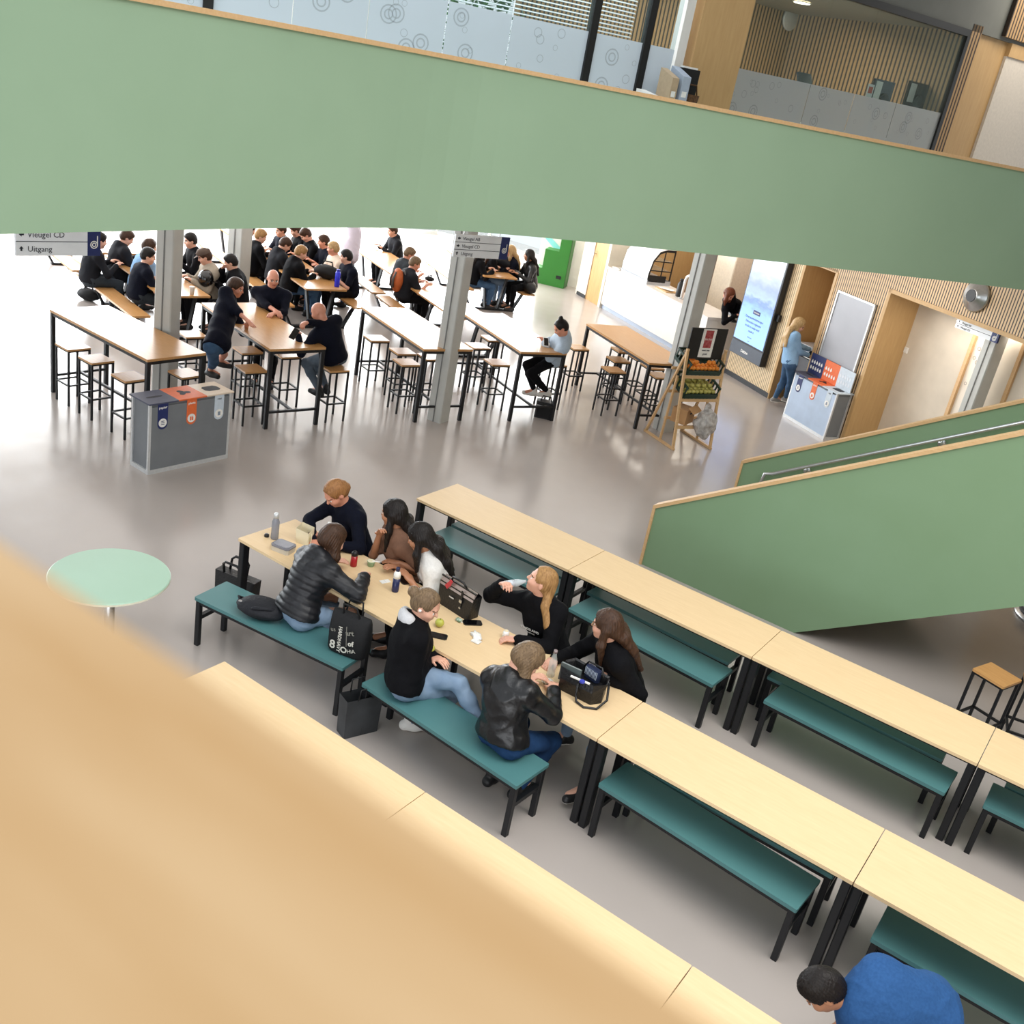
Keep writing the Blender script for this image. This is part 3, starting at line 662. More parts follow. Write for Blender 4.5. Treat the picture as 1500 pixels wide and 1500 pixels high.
# ------------------------------------------------------------------ columns
def column(loc, rz, label, h=3.32, w=.2):
    t = thing('column', label, 'column', loc, rz)
    b = MB(); d = w
    b.box((0, 0, h / 2), (w, d, h), bev=.012); b.build('shaft', COLG, t)
    b = MB(); b.box((0, -d / 2 - .004, h / 2), (w * .06, .012, h)); b.build('joint_strip', mat('dark_joint', '#7a7b79', .6), t)
    return t
g_ = at(240, 598, 0); column((g_[0], g_[1], 0), math.radians(20), 'grey square steel column behind the dark three-lid recycling bin', w=.23)
g_ = at(641, 615, 0); column((g_[0], g_[1], 0), math.radians(5), 'grey square steel column with a direction sign near its top', w=.23)
g_ = at(345, 456, 0); column((g_[0], g_[1], 0), math.radians(10), 'grey column behind the man in a flat cap', w=.29)
# third column runs past the right end of the white counter, behind the fruit stand
g_ = at(962, 640, 0); column((g_[0] - .12, g_[1] + .42, 0), math.radians(-20), 'grey column between the white counter and the fruit stand', w=.24)
p = wl(5.46, .38); column((p.x, p.y, 0), WRZ, 'blue grey column in the corridor opening at the right', h=2.52, w=.22)
# ------------------------------------------------------------------ upper floor behind the balustrade
G0 = np.array([-.89, 6.05]); GE = np.array([1.80, 5.24]); GE = GE / np.linalg.norm(GE); GRZ = math.atan2(GE[1], GE[0]); GO = Vector((G0[0], G0[1], 0))
H0 = np.array([-2.86, -.51]); HE = np.array([1.77, 3.56]); HE = HE / np.linalg.norm(HE); HRZ = math.atan2(HE[1], HE[0]); HO = Vector((H0[0], H0[1], 0))
FILM = glass_mat('frosted_film', '#c3c7c8', .5, .62); FILML = glass_mat('frosted_film_backlit', '#dfe9f2', .55, .78); CLEAR = glass_mat('room_glass', '#9fb0a8', .03, .10)  # FILML: same film, daylight from behind put into its paler colour
RING = mat('etched_circles', '#8f979a', .6, alpha=.3)
FBLK = mat('black_frame', '#141414', .5)
def ubox(name, O, RZ, s0, s1, o0, o1, z0, z1, m, kind='structure', parent=None):
    b = MB(); b.box(((s0 + s1) / 2, (o0 + o1) / 2, (z0 + z1) / 2), (s1 - s0, o1 - o0, z1 - z0))
    o = b.build(name, m, parent, loc=O if parent is None else None, rz=RZ if parent is None else 0.)
    if kind and parent is None: tag(o, kind=kind)
    return o
gs = lambda u, v, off=0.: onplane(u, v, G0, GE, off)
hs = lambda u, v, off=0.: onplane(u, v, H0, HE, off)
def rings(b, s0, s1, z0, z1, n, seed, off=-.012):
    r = random.Random(seed)
    for _ in range(n):
        s = r.uniform(s0, s1); z = r.uniform(z0, z1); R_ = r.choice([.025, .03, .03, .04, .05, .09]); t_ = R_ * .16
        for R2 in ([R_] if R_ < .08 else [R_, R_ * .55]):
            k = 18; vs = []
            for i in range(k):
                a = 2 * PI * i / k; vs += [(s + math.cos(a) * R2, off, z + math.sin(a) * R2), (s + math.cos(a) * (R2 - t_), off, z + math.sin(a) * (R2 - t_))]
            b.add(vs, [(2 * i, 2 * ((i + 1) % k), 2 * ((i + 1) % k) + 1, 2 * i + 1) for i in range(k)])
def glazing(name, O, RZ, cuts, film, z1, seed, frames, label, cat='glass wall'):
    t = thing(name, label, cat, O, RZ)
    for i, (a, c) in enumerate(zip(cuts[:-1], cuts[1:])):
        b = MB(); b.box(((a + c) / 2, 0, (3.6 + z1) / 2), (c - a - .012, .012, z1 - 3.6)); g = b.build('glass_pane', CLEAR, t)
        b = MB(); b.box(((a + c) / 2, -.009, (3.6 + 5.2) / 2), (c - a - .012, .002, 1.6)); fm = b.build('frosted_film', film, g)
        b = MB(); rings(b, a + .15, c - .15, 4.55, 5.15, max(3, int((c - a) * 9)), seed + i, -.016); b.build('etched_circles', RING, g)
    for s in frames:
        b = MB(); b.box((s, 0, (3.6 + z1) / 2), (.09, .09, z1 - 3.6)); b.build('mullion', FBLK, t)
    b = MB(); b.box(((cuts[0] + cuts[-1]) / 2, 0, z1 + .05), (cuts[-1] - cuts[0], .1, .1)); b.build('top_frame', FBLK, t)
    return t
sA = gs(1032, 120)[0]; sB = gs(1385, 150)[0]
s1 = gs(1180, 150)[0]; s2 = gs(1248, 150)[0]; s3 = gs(1310, 160)[0]; sd = gs(1100, 50)[0]
glazing('glass_partition', GO, GRZ, [sA, s1, s2, s3, sB], FILM, 6.35, 3, [sA, sB], 'clear glass office partition with frosted lower band behind the balustrade, right end')
zt = 6.45
ubox('wall_upper', GO, GRZ, sA - 2.5, sB + 8, -.02, .1, zt, 7.9, GREYW)
SLATU = slat_mat('timber_slats_upper', '#b08c5f', '#33261b', .085, .6)
ubox('wall_office', GO, GRZ, sA - .6, sB + 1.0, 3.6, 3.7, 3.6, 6.6, SLATU)
b = MB(); b.box((1.84, 0, 5.1), (3.5, .12, 3.0)); o_ = tag(b.build('wall_office', SLATU, loc=(GO.x + GE[0] * (sB + .08), GO.y + GE[1] * (sB + .08), 0), rz=GRZ + PI / 2), kind='structure')
ubox('ceiling', GO, GRZ, sA - 3, sB + .2, .05, 3.7, 6.42, 6.5, mat('office_ceiling', '#8a8070', .7))
# oak reveal, doors and slats right of the partition
sC = gs(1420, 90)[0]; sD = gs(1395, 100)[0]
ubox('wall_upper', GO, GRZ, sB + .05, sB + .35, -.02, .06, 3.6, 6.55, SLATU)
ubox('wall_upper', GO, GRZ, sB + .35, sB + 1.3, .05, .12, 3.6, 6.55, OAKP)
for k, (a, c) in enumerate(((sB + 1.3, sB + 3.2), (sB + 3.23, sB + 6.5))):
    ubox('door_%d' % (3 + k), GO, GRZ, a, c, .0, .06, 3.6, 6.25, mat('warm_door', '#d9cfc2', .5))
ubox('wall_upper', GO, GRZ, sB + 1.3, sB + 6.5, -.03, .1, 6.25, 6.45, OAKP)
ubox('wall_upper', GO, GRZ, sB + .9, sB + 8, -.10, -.03, 6.5, 7.9, SLATU)
# long frosted front further left, daylight room behind it
t1 = hs(870, 30)[0]; t0 = t1 - 8.2
cutsL = [t1 - 6.2, t1 - 4.9] + [hs(428, 20)[0], hs(538, 30)[0], hs(650, 55)[0], hs(745, 60)[0], t1]
glazing('glass_front', HO, HRZ, cutsL, FILML, 6.35, 11, [t1, hs(305, -20)[0]], 'long glass front with bright frosted lower band behind the balustrade, left part')
t2 = t1 + 1.15
glazing('glass_front', HO, HRZ, [t1 + .045, t2], FILML, 6.35, 31, [hs(938, 100)[0]], 'narrow frosted glass panel with dark mullion left of the oak pier')
ubox('wall_upper', HO, HRZ, t2 + .28, t2 + 1.0, .0, .25, 3.6, 6.45, OAKP)
ubox('trim_9', HO, HRZ, t2 + .08, t2 + .2, .05, .2, 3.6, 6.45, WHITE)
for nm, a, c, o_, n_, gap in (('window_blind', t1 - 1.5, t2 + .1, 1.1, 34, .045), ):
    bl = thing(nm, 'white horizontal slat blind behind the glass, near the dark mullions', 'blind', HO, HRZ)
    b = MB()
    for k in range(60): b.box(((a + c) / 2, o_, 4.6 + k * gap), (c - a, .034, .006), R=Matrix.Rotation(math.radians(25), 3, 'X'))
    b.build('slats', mat('blind_slat', '#e3e7ea', .5), bl)
    b = MB(); b.box(((a + c) / 2, o_, 7.3), (c - a, .05, .05)); b.build('head_rail', ALU, bl)
# bright board behind the left film: pale wall of the room
ubox('wall_room', HO, HRZ, t1 - 6.5, t1 - 1.6, 2.6, 2.7, 3.6, 6.5, WHITE)

# unseen walls and roofs added to keep sky light off the right part
b = MB(); b.box((13.6, 2, 4.5), (.2, 27, 9)); tag(b.build('blocker_east', mat('blocker_paint', '#8d877c', .7, scale=2)), kind='structure')
b = MB(); b.box((10.5, -12.2, 4.5), (6.4, .2, 9)); tag(b.build('blocker_south', MATS['blocker_paint']), kind='structure')
b = MB(); b.box((11.8, -3.8, 8.9), (3.8, 17, .2)); tag(b.build('ceiling', MATS['blocker_paint']), kind='structure')  # added roof strip out of view, darkens the gallery's right end
b = MB(); b.box((6.5, 11.5, 8.6), (14, 14, .2)); tag(b.build('ceiling', WHITE), kind='structure')  # added roof out of view, blocks sky light over the far right
# ------------------------------------------------------------------ long tables and benches
TL_, TW, TH = 1.8, .653, .75
def make_long_table(label, loc):
    t = thing('long_table', label, 'table', loc, 0, 'long birch tables set end to end in rows')
    b = MB(); b.box((TL_ / 2, TW / 2, TH - .0125), (TL_ - .006, TW, .025), bev=.004); b.build('tabletop', WOOD, t)
    for x in (.035, TL_ - .035):
        for y in (.05, TW - .05):
            b = MB(); b.box((x, y, (TH - .025) / 2), (.055, .075, TH - .025), bev=.006); b.build('leg', STEEL, t)
    b = MB()
    for y in (.07, TW - .07): b.box((TL_ / 2, y, TH - .045), (TL_ - .12, .03, .04))
    for x in (.05, TL_ - .05): b.box((x, TW / 2, TH - .045), (.03, TW - .17, .04))
    b.build('frame', STEEL, t); return t
X1_, Y1_ = -.31, -1.962; X0_, Y0_ = 1.039, -3.239 - TW
T0 = make_long_table('birch table at the far end of the back row, nearest the recycling bin', (0, 0, 0))
tl = ['birch table second along the back row, beside the foot of the green stairs', 'birch table third along the back row, next to the wooden stool', 'birch table of the back row cut off by the right edge']
for k, l in enumerate(tl): dup(T0, ((k + 1) * TL_, 0, 0), 0, l)
tl = ['birch table of the middle row carrying the steel bottle and lunch box', 'birch table of the middle row carrying the open black bag', 'empty birch table of the middle row with teal bench in front', 'birch table of the middle row behind the bending man in blue']
for k, l in enumerate(tl): dup(T0, (X1_ + k * TL_, Y1_, 0), 0, l)
tl = ['birch table of the front row, its pointed corner above the blurred rail', 'birch table of the front row, second from the left', 'birch table of the front row at the bottom of the picture']
for k, l in enumerate(tl): dup(T0, (X0_ + k * TL_, Y0_, 0), 0, l)
BL, BW, BH = 1.48, .37, .45
def make_bench(label, loc, rz):
    t = thing('bench', label, 'bench', loc, rz, 'teal benches along the long tables')
    b = MB(); b.box((0, 0, BH - .014), (BL, BW, .028), bev=.006); b.build('seat', TEAL, t)
    for x in (-BL / 2 + .03, BL / 2 - .03):
        for y in (-BW / 2 + .03, BW / 2 - .03):
            b = MB(); b.box((x, y, (BH - .028) / 2), (.042, .042, BH - .028), bev=.004); b.build('leg', STEEL, t)
    b = MB()
    for x in (-BL / 2 + .03, BL / 2 - .03): b.box((x, 0, .26), (.035, BW - .1, .035))
    for y in (-BW / 2 + .03, BW / 2 - .03): b.box((0, y, BH - .045), (BL - .1, .03, .035))
    b.build('frame', STEEL, t); return t
B0 = make_bench('teal bench with the dark backpack and the woman in the padded jacket', (.5625, -2.245, 0), math.radians(7.3))
for x, y, a, l in [(2.29, -2.22, -3, 'teal bench carrying the women in grey hood and leather jacket'), (4.14, -1.85, -3.5, 'empty teal bench in front of the middle row, near the bottom centre'), (6.03, -1.77, 0, 'teal bench of the middle row beside the bending man in blue'),
                   (.55, -1.12, 0, 'teal bench under the three women at the far side, left'), (2.32, -1.12, 0, 'teal bench under the drinking woman and the woman with glasses'), (4.2, -1.43, 0, 'teal bench tucked under the empty middle-row table'), (6.06, -1.37, 0, 'teal bench tucked under the middle-row table, right edge'),
                   (.97, .13, 0, 'teal bench in front of the first back-row table'), (2.68, .05, -3, 'teal bench in front of the second back-row table'), (4.55, .13, -2, 'teal bench in front of the third back-row table'), (6.28, .2, 0, 'teal bench of the back row cut off by the right edge'),
                   (.95, .55, 0, 'teal bench behind the first back-row table'), (2.62, .48, -2, 'teal bench tucked under the second back-row table'), (4.42, .54, 0, 'teal bench tucked under the third back-row table'), (6.36, .6, 0, 'teal bench tucked under the back-row table at the right edge')]:
    dup(B0, (x, y, 0), math.radians(a), l)
# ------------------------------------------------------------------ bar-height tables and stools
HL, HW, HH = 2.06, .78, 1.06
def make_high(label, loc, rz):
    t = thing('bar_table', label, 'high table', loc, rz, 'bar-height tables fanned out under the gallery')
    b = MB(); b.box((0, 0, HH - .015), (HL, HW, .03), bev=.006); b.build('tabletop', WOODHI, t)
    for x in (-HL / 2 + .03, HL / 2 - .03):
        for y in (-HW / 2 + .03, HW / 2 - .03):
            b = MB(); b.box((x, y, (HH - .03) / 2), (.05, .05, HH - .03), bev=.004); b.build('leg', STEEL, t)
    b = MB()
    for y in (-HW / 2 + .03, HW / 2 - .03): b.box((0, y, HH - .05), (HL - .11, .04, .04))
    for x in (-HL / 2 + .03, HL / 2 - .03): b.box((x, 0, HH - .05), (.04, HW - .11, .04)); b.box((x, 0, .22), (.03, HW - .11, .03))
    b.box((0, 0, .22), (HL - .06, .03, .03)); b.build('frame', STEEL, t); return t
HT = [(-4.74, .115, -3.3, 'bar table at the far left, partly behind the grey column'), (-4.395, 1.925, -15.7, 'bar table where the bald man in navy sweater sits'), (-3.525, 4.04, -22.5, 'white-glaring bar table just behind the column with the direction sign'),
      (-2.8, 5.46, -26.8, 'bar table where the woman in pale blue shirt reads her phone'), (-1.52, 7.15, -30.5, 'brown bar table beside the fruit stand')]
h0 = make_high(HT[0][3], (HT[0][0], HT[0][1], 0), math.radians(HT[0][2]))
for x, y, a, l in HT[1:]: dup(h0, (x, y, 0), math.radians(a), l)
def make_stool(label, loc, rz):
    t = thing('bar_stool', label, 'stool', loc, rz, 'square-seated bar stools')
    b = MB(); b.box((0, 0, .71), (.30, .30, .022), bev=.008); b.build('seat', WOODHI, t)
    for x in (-.135, .135):
        for y in (-.135, .135):
            b = MB(); b.box((x, y, .35), (.022, .022, .70)); b.build('leg', STEEL, t)
    b = MB()
    for s in (-1, 1): b.box((0, s * .135, .26), (.29, .02, .02)); b.box((s * .135, 0, .26), (.02, .29, .02))
    b.build('foot_ring', STEEL, t); b = MB()
    for s in (-1, 1): b.box((0, s * .135, .69), (.29, .02, .02)); b.box((s * .135, 0, .69), (.02, .29, .02))
    b.build('seat_frame', STEEL, t); return t
ST = [(107, 506, -3, 'bar stool nearest the left end of the far-left bar table'), (141, 525, -3, 'bar stool in front of the middle of the far-left bar table'), (190, 551, -3, 'bar stool directly behind the left end of the recycling bin'),
      (272, 546, -3, 'bar stool right behind the grey column above the recycling bin'), (282, 489, -15, 'bar stool behind the standing man in navy polo'), (363, 512, -15, 'pale bar stool beneath the near side of the bald man\'s table, farther one'),
      (368, 539, -15, 'tan bar stool right of the recycling bin'), (490, 538, -15, 'bar stool carrying the bald man with a phone'), (420, 518, -15, 'bar stool under the bald man\'s table at its far side'), (397, 455, -15, 'bar stool under the bald man in navy polo'),
      (551.6, 495, -22, 'bar stool farthest left in front of the glaring bar table'), (590, 514, -22, 'rear one of the two close stools left of the sign column'), (596, 530, -22, 'front one of the two close stools left of the sign column'), (631, 522, -22, 'bar stool hidden behind the foot of the sign column'),
      (700, 506, -22, 'bar stool at the right side of the glaring bar table'), (728, 530, -26, 'bar stool left of the phone reading woman\'s table'), (722, 495, -26, 'bar stool between the two middle bar tables, farther back'), (812, 531, -26, 'bar stool carrying the woman reading her phone'),
      (846, 508, -28, 'bar stool right behind the woman reading her phone'), (912, 512, -30, 'farthest stool left of the brown bar table'), (906, 526, -30, 'middle stool left of the brown bar table'), (899, 541, -30, 'nearest stool left of the brown bar table'),
      (938, 523, -30, 'stool under the far side of the brown bar table'), (956, 536, -30, 'stool under the brown bar table by the fruit stand, rear one'), (966, 549, -30, 'stool under the brown bar table by the fruit stand, front one'), (1461, 988, -20, 'single wooden stool standing by the underside of the stairs'), (1528, 1004, 12, 'wooden stool cut off by the right edge')]
s0_ = None
for u, v, a, l in ST:
    q = at(u, v, .72)
    if s0_ is None: s0_ = make_stool(l, (q[0], q[1], 0), math.radians(a))
    else: dup(s0_, (q[0], q[1], 0), math.radians(a), l)
# ------------------------------------------------------------------ picnic sets
def make_picnic(label, loc, rz):
    t = thing('picnic_table', label, 'picnic table', loc, rz, 'picnic-style tables with attached benches')
    b = MB(); b.box((0, 0, .735), (2.45, .74, .03), bev=.008); b.build('tabletop', WOODHI, t)
    for s in (-1, 1):
        b = MB(); b.box((0, s * .68, .435), (2.45, .28, .03), bev=.008); b.build('bench_seat', WOODHI, t)
    for x in (-.95, .95):
        b = MB(); b.box((x, 0, .02), (.09, 1.0, .04))
        for s in (-1, 1):
            b.bar((x, s * .14, .02), (x, s * .26, .72), .09, .03); b.bar((x, s * .48, .03), (x, s * .68, .42), .09, .03); b.box((x, s * .68, .41), (.09, .26, .02))
        b.box((x, 0, .71), (.09, .66, .02)); b.build('frame', STEEL, t)
    return t
def dirv(a): return np.array([math.cos(math.radians(a)), math.sin(math.radians(a))])
PT = [(-7.95, 2.95, -15.6, 'picnic table at the left carrying the black helmet'), (-7.62, 5.72, -22, 'picnic table with the black bag and blue bottle at its end'), (-5.35, 7.05, -27, 'picnic table of the man with the orange backpack'), (-7.25, 10.6, -32, 'round-ended picnic set of the group by the green cabinet')]
pc = [make_picnic(PT[0][3], (PT[0][0], PT[0][1], 0), math.radians(PT[0][2]))]
PT[3] = (*PT[3][:3], 'picnic table of the group of women by the green cabinet')
for x, y, a, l in PT[1:]: pc.append(dup(pc[0], (x, y, 0), math.radians(a), l))
for i, l in ((0, 'picnic table behind the direction sign at the far left'), (1, 'picnic table farther back in the row of men in black hoods'), (2, 'glaring white picnic table beyond the man with the orange backpack')):
    x, y, a, _ = PT[i]; d = dirv(a) * 2.62; dup(pc[0], (x - d[0], y - d[1], 0), math.radians(a), l)
# ------------------------------------------------------------------ round mint table
t = thing('round_table', 'round mint green table on a single grey post beside the blurred rail', 'table', (-.40, -3.12, 0))
b = MB(); b.lathe((0, 0, 0), [(.425, .705), (.44, .712), (.44, .728), (.432, .735)], 48, mats=[0, 0, 1]); b.f[-1] = b.f[-1]
b.build('tabletop', [mat('cream_edge', '#e3e0c9', .4), mat('mint_laminate', '#a3c4ad', .38, col2='#9fbfa8', scale=2)], t)
b = MB(); b.lathe((0, 0, 0), [(.04, .02), (.04, .705)], 20); b.build('post', CHROME, t, True)
b = MB(); b.lathe((0, 0, 0), [(.25, 0), (.25, .01), (.05, .03)], 32); b.build('base', CHROME, t, True)
# ------------------------------------------------------------------ recycling stations
def chip(b, s, z0, z1, w, off, mi=0):
    "hanging tab with rounded lower end, on the front face (local y = off)"
    r = w / 2; pts = [(s - r, z1), (s + r, z1)] + [(s + r * math.cos(a), z0 + r + r * math.sin(a)) for a in [-PI * k / 12 for k in range(13)]]
    b.prism(pts, off - .003, off, 'y', mi)
def disc(b, s, z, r, off, mi=0): b.prism([(s + r * math.cos(2 * PI * k / 24), z + r * math.sin(2 * PI * k / 24)) for k in range(24)], off - .003, off, 'y', mi)
def bin_station(label, loc, rz, L, D, H, frontm, sidem, back=False):
    t = thing('recycling_bin', label, 'recycling bin', loc, rz)
    b = MB(); b.box((L / 2, D / 2, H / 2 + .01), (L - .03, D - .03, H - .05)); b.build('housing', sidem, t)
    b = MB(); b.box((L / 2, .006, H / 2 + .005), (L - .05, .012, H - .08)); fr = b.build('front_panel', frontm, t)
    b = MB()
    for x in (.012, L - .012):
        for y in (.012, D - .012): b.box((x, y, H / 2), (.028, .028, H - .02))
    for y in (.006, D - .006): b.box((L / 2, y, .025), (L, .022, .05))
    for x in (.006, L - .006): b.box((x, D / 2, .025), (.022, D, .05))
    b.build('aluminium_frame', ALU, t)
    lid = MB(); w = (L + .04) / 3
    for k in range(3):
        lid.box((-.02 + w * (k + .5), D / 2, H + .008), (w, D + .04, .016), k)
    lo = lid.build('lid', [NAVYT, ORANGE if not back else ORANGE, BONE if not back else PALE], t)
    zt_ = H + .0175
    b = MB(); b.prism([(-.02 + w * .5 + .1 * math.cos(a) * (1 if abs(math.cos(a)) < .2 else 1), D / 2 + .022 * math.sin(a)) for a in [2 * PI * k / 20 for k in range(20)]], zt_ - .002, zt_); b.build('slot', VOID, lo)
    b = MB(); pts = []
    for k in range(42):
        a = 2 * PI * k / 42; r = .055 + .022 * math.cos(3 * a + .5); pts.append((-.02 + w * 1.5 + r * math.cos(a) * 1.15, D / 2 + r * math.sin(a)))
    b.prism(pts, zt_ - .002, zt_); b.build('slot', VOID, lo)
    b = MB(); b.box((-.02 + w * 2.5, D / 2, zt_ - .001), (.20, .14, .002), bev=.03); b.build('slot', VOID, lo)
    for k, (m, tx, tc) in enumerate(((NAVY, 'papier', PAPER), (ORANGE, 'plastic', PAPER), (PALE, 'rest', INK))):
        s = w * (k + .5) - .02; b = MB(); chip(b, s, H - .30, H - .005, .125, -.001); o = b.build('printed_tab', m, t)
        b = MB(); disc(b, s, H - .225, .05, -.0042); o2 = b.build('icon_disc', PAPER, o)
        b = MB()
        if k == 0:
            for q in range(3): b.box((s, -.0085, H - .205 - .018 * q), (.04, .002, .007))
        elif k == 1:
            b.box((s - .012, -.0085, H - .228), (.018, .002, .045)); b.box((s + .012, -.0085, H - .232), (.018, .002, .034)); b.box((s + .012, -.0085, H - .208), (.008, .002, .012))
        else: b.box((s, -.0085, H - .225), (.034, .002, .046))
        b.build('icon', m if k < 2 else mat('grey_icon', '#8b97a6'), o)
        text_mesh('lettering', tx, .036 if k else .040, tc, o, frame4((s, -.0045, H - .05), (1, 0, 0), (0, 0, 1)), align='CENTER', bold=.0006)
    if back:
        for k, m in enumerate((NAVY, ORANGE, PALE)):
            b = MB(); b.box((L / 3 * (k + .5), D - .062, H + .19), (L / 3, .014, .34)); o = b.build('back_board', m, t)
            b = MB()
            r_ = random.Random(k)
            for i in range(5):
                for j in range(2):
                    if k == 1 and j == 1 and i > 2: continue
                    x = L / 3 * k + .055 + i * .062; z = H + .12 + j * .1
                    b.prism([(x + .02 * math.cos(a), z + .026 * math.sin(a) + (.012 if abs(a - PI / 2) < .3 else 0)) for a in [2 * PI * q / 14 for q in range(14)]], D - .0725, D - .0695, 'y')
            b.build('pictograms', PAPER if k < 2 else mat('faint_icons', '#dfe6ee'), o)
    return t
bin_station('dark grey recycling bin with three lids, navy, orange and cream, in the open hall', (-3.09, -.77, 0), math.radians(90 - 3.3), 1.05, .33, .81, BINP, BINP)
p = wl(2.36, -.33); bin_station('pale blue recycling bin with colour back board against the slatted wall', (p.x, p.y, 0), WRZ, 1.13, .31, .80, BINL, BINP, True)
# ------------------------------------------------------------------ things on the slatted wall
p = wl(0, 0)
k_ = thing('information_screen', 'tall black wall-mounted information screen glowing pale blue', 'screen', (WO.x, WO.y, 0), WRZ)
b = MB(); b.box((.635, -.075, 1.46), (1.03, .13, 1.94), bev=.01); b.build('housing', mat('screen_housing', '#1b1d22', .35), k_)
b = MB(); b.box((.635, -.143, .62), (1.0, .006, .24)); b.build('lower_panel', mat('slate_panel', '#4a525e', .4), k_)
def screen_mat():
    m = bpy.data.materials.new('screen_glow'); m.use_nodes = True; nt = m.node_tree; N = nt.nodes; L = nt.links; b = N['Principled BSDF']
    tc = N.new('ShaderNodeTexCoord'); sp = N.new('ShaderNodeSeparateXYZ'); L.new(tc.outputs['Object'], sp.inputs[0])
    nz = N.new('ShaderNodeTexNoise'); nz.inputs['Scale'].default_value = 5; nz.inputs['Detail'].default_value = 5
    mp = N.new('ShaderNodeMapping'); mp.inputs['Scale'].default_value = (1, 1, 2.2); L.new(tc.outputs['Object'], mp.inputs['Vector']); L.new(mp.outputs[0], nz.inputs['Vector'])
    a = N.new('ShaderNodeMath'); a.operation = 'MULTIPLY_ADD'; a.inputs[1].default_value = .35; L.new(nz.outputs['Fac'], a.inputs[0]); L.new(sp.outputs[2], a.inputs[2])
    r = N.new('ShaderNodeMapRange'); r.inputs['From Min'].default_value = .9; r.inputs['From Max'].default_value = 2.5; L.new(a.outputs[0], r.inputs['Value'])
    cr = N.new('ShaderNodeValToRGB'); e = cr.color_ramp.elements; e[0].position = 0; e[0].color = srgb('#9cc3ff'); e[1].position = 1; e[1].color = srgb('#dfeaf6')
    for pos, c in ((.42, '#8fb4f2'), (.52, '#7a8fc4'), (.58, '#9fb4e4'), (.70, '#8e9dc0'), (.82, '#aab6c6'), (.9, '#c9d6e6')):
        x = e.new(pos); x.color = srgb(c)
    L.new(r.outputs[0], cr.inputs[0]); L.new(cr.outputs[0], b.inputs['Base Color']); L.new(cr.outputs[0], b.inputs['Emission Color']); b.inputs['Emission Strength'].default_value = .42
    b.inputs['Roughness'].default_value = .2; return m
b = MB(); b.box((.635, -.143, 1.585), (.95, .006, 1.62)); so = b.build('display', screen_mat(), k_)
b = MB(); b.box((.66, -.1475, 1.36), (.22, .002, .075), bev=.0); b.build('button', NAVY, so)
text_mesh('lettering', 'duurzaam', .042, PAPER, so, frame4((.66, -.149, 1.36), (1, 0, 0), (0, 0, 1)), align='CENTER')
for z, s_, tx in ((1.24, .058, 'Duurzaamheidsmanager'), (1.16, .058, 'Duizenden regionale'), (1.08, .058, 'kracht in ieder deel'), (1.0, .058, 'maak it'), (.89, .036, 'lees meer'), (.82, .026, 'meer')):
    text_mesh('lettering', tx, s_, mat('screen_text', '#3b4a86', .5), so, frame4((.64, -.149, z), (1, 0, 0), (0, 0, 1)), align='CENTER')
text_mesh('lettering', 'Deltion', .075, PAPER, k_, frame4((.60, -.148, .60), (1, 0, 0), (0, 0, 1)), align='CENTER', bold=.002)
b = MB(); b.box((1.185, -.05, 1.42), (.07, .06, .12)); b.build('side_bracket', BLACK, k_)
wbd = thing('whiteboard', 'blank pale grey whiteboard with white frame on the slatted wall', 'whiteboard', (WO.x, WO.y, 0), WRZ)
b = MB(); b.box((2.92, -.02, 1.67), (.88, .02, 1.14)); b.build('surface', mat('board_surface', '#a9abb2', .35, scale=2), wbd)
b = MB()
for s in (2.47, 3.37): b.box((s, -.025, 1.67), (.03, .04, 1.20))
for z in (1.085, 2.255): b.box((2.92, -.025, z), (.93, .04, .03))
b.build('frame', ALU, wbd)
lp = thing('wall_lamp', 'round chrome wall fixture with a black centre above the corridor opening', 'lamp', (WO.x, WO.y, 0), WRZ)
RX = Matrix.Rotation(math.radians(90), 3, 'X')
b = MB(); b.lathe((5.21, 0, 2.9), [(.22, .0), (.225, .03), (.205, .055), (.14, .075), (.11, .11), (.085, .125)], 32, R=RX); b.build('dish', CHROME, lp, True)
b = MB(); b.lathe((5.21, 0, 2.9), [(.088, .12), (.085, .135)], 24, R=RX); b.build('core', BLACK, lp)
sg = thing('wall_switch', 'small white wall switch box in the corridor opening', 'switch', (WO.x, WO.y, 0), WRZ)
s_, z_ = onplane(1328, 513, (WO.x, WO.y), WE, .64); b = MB(); b.box((s_, .63, z_), (.09, .03, .09), bev=.01); b.build('plate', WHITE, sg)
b = MB(); b.box((s_, .613, z_), (.05, .006, .05)); b.build('rocker', PAPER, sg)
sg = thing('door_reader', 'small black card reader on the printed corridor door', 'reader', (WO.x, WO.y, 0), WRZ)
s_, z_ = onplane(1439, 529, (WO.x, WO.y), WE, .64); b = MB(); b.box((s_, .64, z_), (.07, .02, .11), bev=.01); b.build('casing', BLACK, sg)
b = MB(); b.box((s_, .629, z_ + .02), (.04, .004, .03)); b.build('display', SCREEN, sg)
# printed circles on the door
dc = thing('door_print', 'printed ring pattern on the white corridor door', 'print', (WO.x, WO.y, 0), WRZ)
r_ = random.Random(4); b = MB()
for s, z, R_ in ((4.97, .75, .10), (4.97, .75, .06), (4.97, .75, .03), (5.12, .82, .03), (5.1, .95, .04), (5.14, 1.05, .025), (5.04, 1.9, .03), (5.1, 2.0, .03), (5.0, 2.1, .03), (5.08, 2.15, .025), (4.97, 1.95, .025), (4.98, 1.55, .025)):
    k = 20
    vs = []
    for i in range(k):
        a = 2 * PI * i / k; vs += [(s + math.cos(a) * R_, .645, z + math.sin(a) * R_), (s + math.cos(a) * R_ * .75, .645, z + math.sin(a) * R_ * .75)]
    b.add(vs, [(2 * i, 2 * ((i + 1) % k), 2 * ((i + 1) % k) + 1, 2 * i + 1) for i in range(k)])
b.build('rings', mat('print_grey', '#8a7f78', .7), dc)
